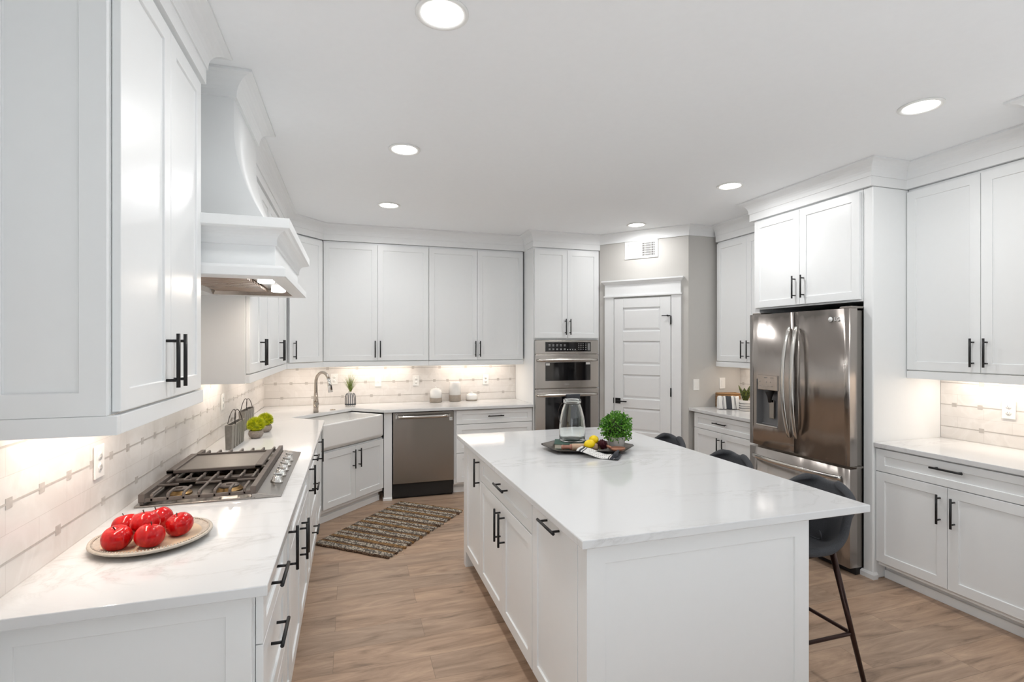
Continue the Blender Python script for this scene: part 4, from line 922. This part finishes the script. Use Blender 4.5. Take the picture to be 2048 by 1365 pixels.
o.scale = (1, 1, 1)

# ------------------------------------------------------------------ apples on a charger
pl = thing('charger_plate', 'cream round charger with beaded rim holding the apples', 'plate', (0.243, 1.985, 0.9155))
bm = newbm(); lathe(bm, [(0, 0.012), (0.10, 0.012), (0.135, 0.016), (0.145, 0.018), (0.13, 0.004), (0.10, 0.0), (0, 0.0)], 64); obj('dish', bm, M['plate'], pl)
bm = newbm(); lathe(bm, [(0.138, 0.0165), (0.150, 0.021), (0.166, 0.026), (0.171, 0.025), (0.172, 0.020), (0.160, 0.013), (0.136, 0.006)], 64)
for k in range(110):
    th = 2 * pi * k / 110; bmesh.ops.create_icosphere(bm, subdivisions=1, radius=0.0032, matrix=Matrix.Translation((0.160 * cos(th), 0.160 * sin(th), 0.0255)))
obj('rim', bm, M['platerim'], pl)
def make_apple():
    bm = newbm(); rr = 0.042; prof = []
    for k in range(25):
        th = pi * k / 24; r_ = rr * sin(th) * (1.0 + 0.06 * cos(th)); z_ = -rr * 0.93 * cos(th)
        if th > 2.2: z_ -= 0.014 * (1 - r_ / (rr * 0.75)) ** 1.6 if r_ < rr * 0.75 else 0
        if th < 0.5: z_ += 0.004 * (1 - r_ / (rr * 0.52))
        prof.append((max(r_, 0.0), z_))
    prof[0] = (0, prof[0][1]); prof[-1] = (0, prof[-1][1])
    lathe(bm, prof, 40)
    for v in bm.verts:
        a_ = math.atan2(v.co.y, v.co.x); f = 1 + 0.025 * cos(5 * a_) * (0.5 - v.co.z / 0.08); v.co.x *= f; v.co.y *= f
    me = bpy.data.meshes.new('apple'); bmesh.ops.recalc_face_normals(bm, faces=bm.faces[:]); bm.to_mesh(me); bm.free(); me.materials.append(M['apple']); return me
AP = make_apple()
bm = newbm(); tube(bm, [(0, 0, 0.012), (0.002, 0, 0.028), (0.007, 0, 0.040)], [0.0014, 0.0014, 0.002], 6); sm_ = bpy.data.meshes.new('stem'); bm.to_mesh(sm_); bm.free(); sm_.materials.append(M['legm'])
for (x, y, tx, ty, lab) in ((0.170, 1.905, 0.2, -0.1, 'leftmost red apple on the cream plate'), (0.262, 1.898, -0.25, 0.1, 'frontmost red apple in the middle of the plate'),
                    (0.152, 2.028, 0.1, 0.35, 'red apple at the back left of the plate'), (0.224, 1.972, 0.1, 0.1, 'red apple in the centre of the pile showing a yellow stem hollow'),
                    (0.232, 2.076, -0.2, 0.3, 'red apple at the back beside the cooktop'), (0.318, 1.986, -0.15, 0.25, 'rightmost red apple on the cream plate')):
    a_ = inst(AP, 'apple', None, (x, y, 0.9155 + 0.012 + 0.0375), (ty, tx, random.uniform(0, 6))); tag(a_, lab, 'apple', 'red apples on the plate')
    inst(sm_, 'stem', a_, (0, 0, 0))
bpy.data.objects['apple.003'].location.z += 0.02

# ------------------------------------------------------------------ zinc bag vases, moss balls
def zinc_bag(x, y, rot, label, h=0.150):
    t_ = thing('metal_bag', label, 'ornament', (x, y, 0.9155), rot, 'metal bag ornaments')
    bm = newbm(); dx, dy = 0.017, 0.150; tp = h
    A_ = [(-dx, -dy), (dx, -dy), (dx, dy), (-dx, dy)]
    lo = [bm.verts.new((p[0], p[1], 0)) for p in A_]; hi = [bm.verts.new((p[0] * 1.25, p[1] * 1.02, tp)) for p in A_]
    hin = [bm.verts.new((p[0] * 1.0, p[1] * 0.98, tp)) for p in A_]; lin = [bm.verts.new((p[0] * 0.8, p[1] * 0.96, 0.004)) for p in A_]
    for P, Q in ((lo, hi), (hi, hin), (hin, lin)):
        for k in range(4): bm.faces.new((P[k], P[(k + 1) % 4], Q[(k + 1) % 4], Q[k]))
    bm.faces.new(lo[::-1]); bm.faces.new(lin)
    for yy in (-0.09, -0.03, 0.03, 0.09): box(bm, dx - 0.0005, dx + 0.005, yy - 0.004, yy + 0.004, 0.004, tp - 0.01)
    obj('body', bm, M['zinc'], t_, bevel=0.001)
    for s_ in (-1, 1):
        bm = newbm(); pts = [(s_ * 0.022 * (1 - 0.6 * sin(pi * k / 14)), -0.085 * cos(pi * k / 14), tp - 0.004 + 0.085 * sin(pi * k / 14)) for k in range(15)]
        tube(bm, pts, 0.0025, 8); obj('handle', bm, M['wire'], t_)
    return t_
zinc_bag(0.158, 3.70, R(-3), 'weathered metal bag ornament right behind the cooktop grates', 0.152)
zinc_bag(0.100, 4.42, R(-3), 'weathered metal bag ornament farther back near the corner', 0.150)
def spikes(n, rad, ln, wd, seed, flat=0.0, c=(0, 0, 0), zmin=-0.5):
    rnd = random.Random(seed); bm = newbm()
    for _ in range(n):
        z = rnd.uniform(zmin, 1); th = rnd.uniform(0, 2 * pi); s_ = math.sqrt(1 - z * z); d = Vector((s_ * cos(th), s_ * sin(th), z))
        l_ = ln * rnd.uniform(0.7, 1.15); p = Vector(c) + d * rad; side = d.cross(Vector((rnd.uniform(-1, 1), rnd.uniform(-1, 1), rnd.uniform(-1, 1)))).normalized() * wd
        tip = p + (d + Vector((rnd.uniform(-.35, .35), rnd.uniform(-.35, .35), rnd.uniform(-.35, .35)))).normalized() * l_
        a_ = bm.verts.new(p - side); b_ = bm.verts.new(p + side); c_ = bm.verts.new(tip); bm.faces.new((a_, b_, c_))
    return bm
def moss_ball(x, y, label, sc=1.0):
    t_ = thing('moss_plant', label, 'plant', (x, y, 0.9155), 0, 'potted moss balls'); 
    bm = newbm(); lathe(bm, [(0, 0), (0.026, 0), (0.043, 0.014), (0.051, 0.034), (0.045, 0.055), (0.039, 0.056), (0.035, 0.048), (0, 0.048)], 32); obj('pot', bm, M['stonepot'], t_)
    bm = spikes(2600, 0.040, 0.026, 0.0016, int(x * 1000), c=(0, 0, 0.092)); bmesh.ops.create_icosphere(bm, subdivisions=2, radius=0.046, matrix=Matrix.Translation((0, 0, 0.088))); obj('foliage', bm, M['moss'], t_, fixn=False)
    t_.scale = (sc,) * 3
moss_ball(0.240, 3.945, 'lime green moss ball in round stone pot, nearer of the two', 0.98)
moss_ball(0.262, 4.20, 'lime green moss ball in round stone pot, behind the other one', 0.94)

# ------------------------------------------------------------------ vase with grass
vz = thing('vase', 'black and white striped vase of grass behind the sink', 'vase', (0.868, 5.66, 0.9155))
bm = newbm(); prof = [(0, 0), (0.050, 0), (0.053, 0.012), (0.052, 0.09), (0.045, 0.122), (0.028, 0.142), (0.022, 0.155), (0.017, 0.155), (0.017, 0.14), (0, 0.14)]
lathe(bm, prof, 48); obj('body', bm, M['whitepot'], vz)
bm = newbm()
for k in range(16):
    th = 2 * pi * k / 16; pts = [((r_ + 0.0006) * cos(th), (r_ + 0.0006) * sin(th), z_) for r_, z_ in ((0.0528, 0.014), (0.0522, 0.05), (0.052, 0.09), (0.045, 0.122), (0.032, 0.138))]; tube(bm, pts, 0.0032, 6)
lathe(bm, [(0.0535, 0.018), (0.0552, 0.019), (0.0552, 0.030), (0.0535, 0.031)], 48); obj('stripe', bm, M['charcoal'], vz)
rnd = random.Random(3); bm = newbm()
for _ in range(150):
    th = rnd.uniform(0, 2 * pi); sp_ = rnd.uniform(0, 1) ** 0.7 * 0.115; hh = rnd.uniform(0.13, 0.235) * (1 - 0.25 * sp_ / 0.115); d = Vector((cos(th), sin(th), 0)); s2 = Vector((-sin(th), cos(th), 0)) * 0.0017
    prev = None
    for k in range(5):
        u_ = k / 4; p = d * (0.006 + sp_ * u_ ** 1.6) + Vector((0, 0, 0.145 + hh * u_)); w_ = s2 * (1 - 0.85 * u_); cur_ = (bm.verts.new(p - w_), bm.verts.new(p + w_))
        if prev: bm.faces.new((prev[0], prev[1], cur_[1], cur_[0]))
        prev = cur_
g_ = obj('grass', bm, M['grass'], vz, fixn=False)

# ------------------------------------------------------------------ canisters
def canister(x, y, r_, h, band, label, knob=True):
    t_ = thing('canister', label, 'canister', (x, y, 0.9155), 0, 'white and taupe canisters')
    bm = newbm(); lathe(bm, [(0, 0), (r_ * 0.95, 0), (r_, 0.006), (r_, band), (0, band)], 40)
    for k in range(int(band / 0.008)): lathe(bm, [(r_, 0.004 + k * 0.008), (r_ + 0.0012, 0.007 + k * 0.008), (r_, 0.010 + k * 0.008)], 40)
    obj('band', bm, M['taupe'], t_)
    bm = newbm(); lathe(bm, [(0, band + 0.0005), (r_ * 0.995, band + 0.0005), (r_ * 0.99, h * 0.82), (r_ * 0.86, h * 0.97), (r_ * 0.8, h), (0, h)], 40); obj('body', bm, M['ceramic'], t_)
    if knob:
        bm = newbm(); lathe(bm, [(0, h + 0.0005), (r_ * 0.72, h + 0.0005), (r_ * 0.6, h + 0.008), (0.007, h + 0.012), (0.006, h + 0.016), (0.010, h + 0.022), (0, h + 0.026)], 32); obj('lid', bm, M['ceramic'], t_)
canister(1.784, 5.77, 0.068, 0.148, 0.050, 'medium white canister with taupe base, left of the three')
canister(2.008, 5.80, 0.068, 0.225, 0.075, 'tallest white canister with taupe base, middle of the three', False)
canister(2.208, 5.82, 0.066, 0.078, 0.014, 'smallest low white canister, right of the three')

# ------------------------------------------------------------------ island tray group
TX, TY, TA = 2.27, 2.90, R(-20)
tr = thing('serving_tray', 'dark pewter tray with raised points on the island', 'tray', (TX, TY, 0.9155), TA)
bm = newbm()
ro = [(-.285, -.02, .03), (-.20, -.165, .024), (.20, -.165, .024), (.285, -.02, .03), (.285, .03, .03), (.20, .165, .024), (-.20, .165, .024), (-.285, .03, .03)]
ri = [(-.19, -.02), (-.15, -.115), (.15, -.115), (.19, -.02), (.19, .03), (.15, .115), (-.15, .115), (-.19, .03)]
bo = [bm.verts.new((x, y, 0.0)) for x, y in ri]; to = [bm.verts.new(p) for p in ro]; ti = [bm.verts.new((p[0] * .965, p[1] * .95, p[2])) for p in ro]; bi = [bm.verts.new((x, y, 0.004)) for x, y in ri]
def ring(P, Q, mi=0):
    for k in range(8): bm.faces.new((P[k], P[(k + 1) % 8], Q[(k + 1) % 8], Q[k])).material_index = mi
ring(bo, to, 1); ring(to, ti, 1); ring(ti, bi, 0); bm.faces.new(bo[::-1]); bm.faces.new(bi); obj('body', bm, [M['tray'], M['traydark']], tr)
def tw_(lx, ly): return (TX + lx * cos(TA) - ly * sin(TA), TY + lx * sin(TA) + ly * cos(TA))
zt0 = 0.9155 + 0.0045
def book(cx_, cy_, ang, wd, dp, th, z, cov, label):
    t_ = thing('book', label, 'book', (cx_, cy_, z), ang)
    bm = newbm(); box(bm, -wd / 2, wd / 2, -dp / 2, dp / 2, 0, 0.003); box(bm, -wd / 2, wd / 2, -dp / 2, dp / 2, th - 0.003, th); box(bm, wd / 2 - 0.003, wd / 2, -dp / 2, dp / 2, 0.003, th - 0.003); obj('cover', bm, cov, t_)
    bxo('pages', M['pages'], t_, -wd / 2 + 0.004, wd / 2 - 0.003, -dp / 2 + 0.004, dp / 2 - 0.004, 0.0031, th - 0.0031)
bx0, by0 = tw_(-0.100, 0.055)
book(bx0, by0, TA - R(4), 0.20, 0.165, 0.032, zt0, M['book'], 'green cloth book lying in the tray under the glass jar')
jx, jy = tw_(-0.087, 0.085)
JZ = zt0 + 0.0325
jr = thing('glass_jar', 'tall clear glass jar with wire handle standing on the green book', 'jar', (jx, jy, JZ))
bm = newbm()
outp = [(0, 0), (0.070, 0), (0.082, 0.008), (0.084, 0.03), (0.083, 0.09), (0.076, 0.15), (0.064, 0.20), (0.053, 0.232), (0.050, 0.240), (0.056, 0.246), (0.057, 0.262), (0.053, 0.267)]
inp = [(0.049, 0.265), (0.047, 0.242), (0.050, 0.230), (0.0605, 0.20), (0.0725, 0.15), (0.0795, 0.09), (0.0805, 0.03), (0.074, 0.014), (0, 0.012)]
lathe(bm, outp + inp, 64); obj('glass_body', bm, M['glass'], jr)
bm = newbm(); pts = [(-0.056 - 0.040 * sin(pi * k / 16), 0.0, 0.245 - 0.14 * (1 - cos(pi * k / 16)) / 2) for k in range(14)]; tube(bm, pts, 0.0016, 8); lathe(bm, [(0.0515, 0.2385), (0.0535, 0.2405), (0.0515, 0.2425)], 40); obj('wire_handle', bm, M['wire'], jr)
# rolling pin
def rod(name, label, cat, p0, p1, segs, group=None):
    t_ = thing(name, label, cat, p0, 0, group); d = Vector(p1) - Vector(p0); L_ = d.length
    t_.rotation_mode = 'QUATERNION'; t_.rotation_quaternion = Vector((0, 0, 1)).rotation_difference(d)
    for (nm, prof, m) in segs:
        bm = newbm(); lathe(bm, prof, 24); obj(nm, bm, m, t_)
    return t_
p0 = tw_(-0.165, -0.075); p1 = tw_(0.06, -0.055)
rod('rolling_pin', 'wooden rolling pin with pink brown handle in the front of the tray', 'rolling pin', (p0[0], p0[1], zt0 + 0.023), (p1[0], p1[1], zt0 + 0.023),
    [('handle', [(0, 0), (0.012, 0.002), (0.0155, 0.010), (0.012, 0.022), (0.011, 0.045), (0.014, 0.052), (0.0195, 0.055), (0.0195, 0.064), (0, 0.064)], M['pinh']), ('roller', [(0, 0.0645), (0.020, 0.0645), (0.0215, 0.07), (0.0215, 0.215), (0.02, 0.222), (0, 0.222)], M['pinw'])])
def lemon(x, y, z, ang, label):
    bm = newbm(); prof = []
    for k in range(21):
        th = pi * k / 20; r_ = 0.027 * sin(th); z_ = -0.033 * cos(th)
        if k in (0, 20): z_ *= 1.14
        if k in (1, 19): r_ *= 0.9; z_ *= 1.05
        prof.append((r_, z_))
    prof[0] = (0, prof[0][1]); prof[-1] = (0, prof[-1][1]); lathe(bm, prof, 28)
    o = obj('lemon', bm, M['lemon'], None, (x, y, z), (R(80), 0, ang)); tag(o, label, 'lemon', 'lemons in the tray'); return o
lx, ly = tw_(0.005, -0.085); lemon(lx, ly, zt0 + 0.046, R(75), 'lower yellow lemon resting on the rolling pin')
lx, ly = tw_(0.038, -0.018); lemon(lx, ly, zt0 + 0.060, R(20), 'upper yellow lemon behind and above the other lemon')
bm = newbm(); v = [bm.verts.new(p) for p in ((0, 0, 0), (0.014, 0.0, 0.02), (0.006, 0.0, 0.05), (-0.004, 0.002, 0.022))]; bm.faces.new(v)
lf = tw_(0.066, -0.078); o = obj('loose_leaf', bm, M['lleaf'], None, (lf[0], lf[1], zt0 + 0.006), (0, 0, R(10))); so = o.modifiers.new('s', 'SOLIDIFY'); so.thickness = 0.0012; tag(o, 'pale leaf standing between the lemons and the artichoke', 'leaf')
# artichoke: overlapping petals
ax, ay = tw_(0.085, -0.06)
at = thing('artichoke', 'dark red artichoke between the lemons and the scoop', 'vegetable', (ax, ay, zt0))
bm = newbm(); bmesh.ops.create_icosphere(bm, subdivisions=3, radius=0.024, matrix=Matrix.Translation((0, 0, 0.032))); obj('heart', bm, M['arti'], at, smooth=True)
bm = newbm(); rnd = random.Random(5)
for j in range(8):
    ph = -0.9 + j * 0.33; n = int(6 + 9 * cos(ph))
    for k in range(max(4, n)):
        th = 2 * pi * (k + 0.5 * (j % 2)) / max(4, n); d = Vector((cos(ph) * cos(th), cos(ph) * sin(th), sin(ph))); s_ = Vector((-sin(th), cos(th), 0)); u_ = d.cross(s_) * -1; u_ = Vector((-sin(ph) * cos(th), -sin(ph) * sin(th), cos(ph)))
        c0 = Vector((0, 0, 0.032)) + d * 0.025
        q = [c0 - s_ * 0.007, c0 + s_ * 0.007, c0 + s_ * 0.006 + u_ * 0.010 + d * 0.006, c0 + u_ * 0.019 + d * rnd.uniform(0.005, 0.012), c0 - s_ * 0.006 + u_ * 0.010 + d * 0.006]
        for p in q: p.z = max(p.z, 0.001)
        bm.faces.new([bm.verts.new(p) for p in q])
obj('petals', bm, M['arti'], at, fixn=False)
# copper scoop
sx0, sy0 = tw_(0.175, -0.075)
sc_ = thing('scoop', 'copper coloured wooden scoop lying in the right of the tray', 'scoop', (sx0, sy0, zt0), TA + R(8))
bm = newbm(); pr = [(0, 0.0015), (0.018, 0.0015), (0.032, 0.010), (0.038, 0.024), (0.0355, 0.025), (0.029, 0.012), (0.016, 0.005), (0, 0.0045)]
lathe(bm, pr, 32, sx=1.25); obj('bowl', bm, M['copper'], sc_)
bm = newbm(); tube(bm, [(-0.040, 0.004, 0.022), (-0.065, 0.02, 0.034), (-0.09, 0.045, 0.040)], [0.010, 0.008, 0.009], 14); obj('handle', bm, M['copper'], sc_)
# boxwood plant
px_, py_ = tw_(0.185, 0.035)
bp_ = thing('potted_plant', 'bushy green boxwood plant in white pot on the island tray', 'plant', (px_, py_, zt0))
bm = newbm(); lathe(bm, [(0, 0), (0.040, 0), (0.045, 0.006), (0.056, 0.060), (0.058, 0.075), (0.053, 0.075), (0.050, 0.062), (0, 0.062)], 40); obj('pot', bm, M['whitepot'], bp_)
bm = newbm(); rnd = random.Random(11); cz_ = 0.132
bmesh.ops.create_icosphere(bm, subdivisions=2, radius=0.058, matrix=Matrix.Translation((0, 0, cz_ - 0.005))); obj('leaf_gap_core', bm, M['leafshade'], bp_)  # dark inner ball, shade of the gaps between leaves painted in
bm = newbm()
for _ in range(1900):
    z = rnd.uniform(-0.85, 1); th = rnd.uniform(0, 2 * pi); s_ = math.sqrt(1 - z * z); rr_ = rnd.uniform(0.052, 0.088) * (1 + 0.12 * sin(3 * th + 5 * z))
    d = Vector((s_ * cos(th) * 1.08, s_ * sin(th) * 1.08, z)); p = Vector((0, 0, cz_)) + d * rr_
    if z < -0.3: p.z -= rnd.uniform(0, 0.015)
    up = (d + Vector((rnd.uniform(-1, 1), rnd.uniform(-1, 1), rnd.uniform(-.6, 1)))).normalized(); sd = up.cross(Vector((rnd.uniform(-1, 1), rnd.uniform(-1, 1), rnd.uniform(-1, 1)))).normalized()
    l_ = rnd.uniform(0.011, 0.016); nn = up.cross(sd)
    q = [p, p + up * l_ * .35 + sd * l_ * .38 + nn * .001, p + up * l_ * .8 + sd * l_ * .3 + nn * .002, p + up * l_, p + up * l_ * .8 - sd * l_ * .3 + nn * .002, p + up * l_ * .35 - sd * l_ * .38 + nn * .001]
    bm.faces.new([bm.verts.new(x) for x in q])
obj('foliage', bm, M['leaf'], bp_, fixn=False)
# towel over the tray edge
tl = thing('dish_towel', 'white towel with black stripes draped over the front of the tray', 'towel', (2.245, 2.69, 0.9155), R(-38))
bm = newbm(); nu, nv = 40, 26; LX, LY = 0.24, 0.135
def th_(u_, v_):
    x = -LX / 2 + LX * u_; y = -LY / 2 + LY * v_
    z = 0.004 + 0.036 * max(0, (0.62 - u_) / 0.62) ** 1.2 + 0.0025 * sin(9 * u_ + 6 * v_) + 0.004 * (1 - abs(2 * v_ - 1))
    return x, y + 0.012 * sin(3 * u_), z
g = [[bm.verts.new(th_(i / nu, j / nv)) for j in range(nv + 1)] for i in range(nu + 1)]
for i in range(nu):
    for j in range(nv):
        f = bm.faces.new((g[i][j], g[i + 1][j], g[i + 1][j + 1], g[i][j + 1])); f.smooth = True
        f.material_index = 1 if (i in (2, 3, 5) or i in (30, 32, 33, 36, 37, 38, 39)) or (j % 5 == 2 and (i + j) % 2 == 0 and 8 < i < 28) else 0
o = obj('cloth', bm, [M['towelw'], M['charcoal']], tl); so = o.modifiers.new('s', 'SOLIDIFY'); so.thickness = 0.003; so.offset = 1
bm = newbm()
for k in range(4):
    tube(bm, [(0.085 + 0.002 * k, -0.066 + 0.004 * k, 0.010 + 0.0065 * k), (0.098 + 0.003 * sin(k), 0.0, 0.013 + 0.0065 * k), (0.09 + 0.003 * k, 0.075 - 0.003 * k, 0.010 + 0.0065 * k)], [0.0065, 0.0075, 0.0065], 10)
obj('rolled_hem', bm, M['charcoal'], tl)

# ------------------------------------------------------------------ nook items
sp_ = thing('snake_plant', 'snake plant in white patterned pot in the nook', 'plant', (4.562, 4.115, 0.9155))
bm = newbm(); lathe(bm, [(0, 0), (0.048, 0), (0.052, 0.006), (0.058, 0.105), (0.053, 0.105), (0.051, 0.09), (0, 0.09)], 36); obj('pot', bm, M['whitepot'], sp_)
bm = newbm()
for zc, amp in ((0.028, 0.004), (0.050, 0.003), (0.075, 0.004)):
    n = 96; tube(bm, [((0.0545 + zc * 0.045) * cos(2 * pi * k / n), (0.0545 + zc * 0.045) * sin(2 * pi * k / n), zc + amp * (1 if k % 4 < 2 else -1)) for k in range(n)], 0.0014, 5, closed=True)
obj('pattern', bm, M['charcoal'], sp_)
rnd = random.Random(2)
for k in range(9):
    th = 2 * pi * k / 9 + 0.3; ln = rnd.uniform(0.10, 0.17); lean = rnd.uniform(0.25, 0.55); d = Vector((cos(th), sin(th), 0)); s2 = Vector((-sin(th), cos(th), 0)); bm = newbm(); prev = None
    for j in range(9):
        u_ = j / 8; w_ = 0.026 * (sin(pi * (0.15 + 0.85 * u_)) ** 0.8 if u_ < 1 else 0.02); p = d * (0.010 + ln * lean * u_ ** 1.4) + Vector((0, 0, 0.088 + ln * u_)); c_ = (bm.verts.new(p - s2 * w_), bm.verts.new(p + d * -0.004), bm.verts.new(p + s2 * w_))
        if prev:
            bm.faces.new((prev[0], prev[1], c_[1], c_[0])); bm.faces.new((prev[1], prev[2], c_[2], c_[1]))
        prev = c_
    o = obj('leaf', bm, M['snake'], sp_, fixn=False)
nt_ = thing('folded_towel', 'white towel with grey stripes folded beside the snake plant', 'towel', (4.495, 4.275, 0.9155), R(-24))
bm = newbm(); nu = 40; pf = []
for k in range(17):
    t_ = k / 16
    pf.append((-0.045 + 0.05 * t_, 0.005 + 0.125 * sin(t_ * P2)))
pts2 = pf + [(0.030, 0.118), (0.045, 0.06), (0.042, 0.004), (-0.04, 0.004)]
def stripe(i):
    return 1 if i in (7, 9, 30, 32) or 14 <= i <= 24 else 0
rows_ = [[bm.verts.new((-0.10 + 0.20 * i / nu, y, z + 0.002 * sin(i * .5))) for y, z in pts2] for i in range(nu + 1)]
for i in range(nu):
    for k in range(len(pts2)):
        f = bm.faces.new((rows_[i][k], rows_[i + 1][k], rows_[i + 1][(k + 1) % len(pts2)], rows_[i][(k + 1) % len(pts2)])); f.material_index = stripe(i); f.smooth = True
bm.faces.new(rows_[0]); bm.faces.new(rows_[-1][::-1])
obj('cloth', bm, [M['towelw'], M['charcoal']], nt_)
bk = thing('wicker_basket', 'tan wicker basket behind the folded towel in the nook', 'basket', (4.60, 4.405, 0.9155), R(-12))
bm = newbm()
for k in range(9):
    z = 0.012 + k * 0.016; tube(bm, [(x, y, z) for x, y in ((-.105, -.05), (.105, -.05), (.11, 0), (.105, .05), (-.105, .05), (-.11, 0))], 0.0088, 8, closed=True)
obj('weave', bm, M['wicker'], bk); bxo('base', M['wicker'], bk, -.10, .10, -.045, .045, 0.001, 0.008)
fr_ = thing('wooden_crate', 'orange wooden slat crate half hidden behind the refrigerator', 'crate', (4.72, 4.17, 0.9155))
for (x0, x1, y0, y1, z0, z1) in ((-.07, -.055, -.055, -.04, 0, .15), (-.07, -.055, .03, .045, 0, .15), (.055, .07, -.055, -.04, 0, .15), (.055, .07, .03, .045, 0, .15)): bxo('post', M['orangew'], fr_, x0, x1, y0, y1, z0, z1, 0.001)
for z in (0.01, 0.065, 0.12): 
    bxo('slat', M['orangew'], fr_, -.075, -.0702, -.055, .045, z, z + 0.025, 0.001)
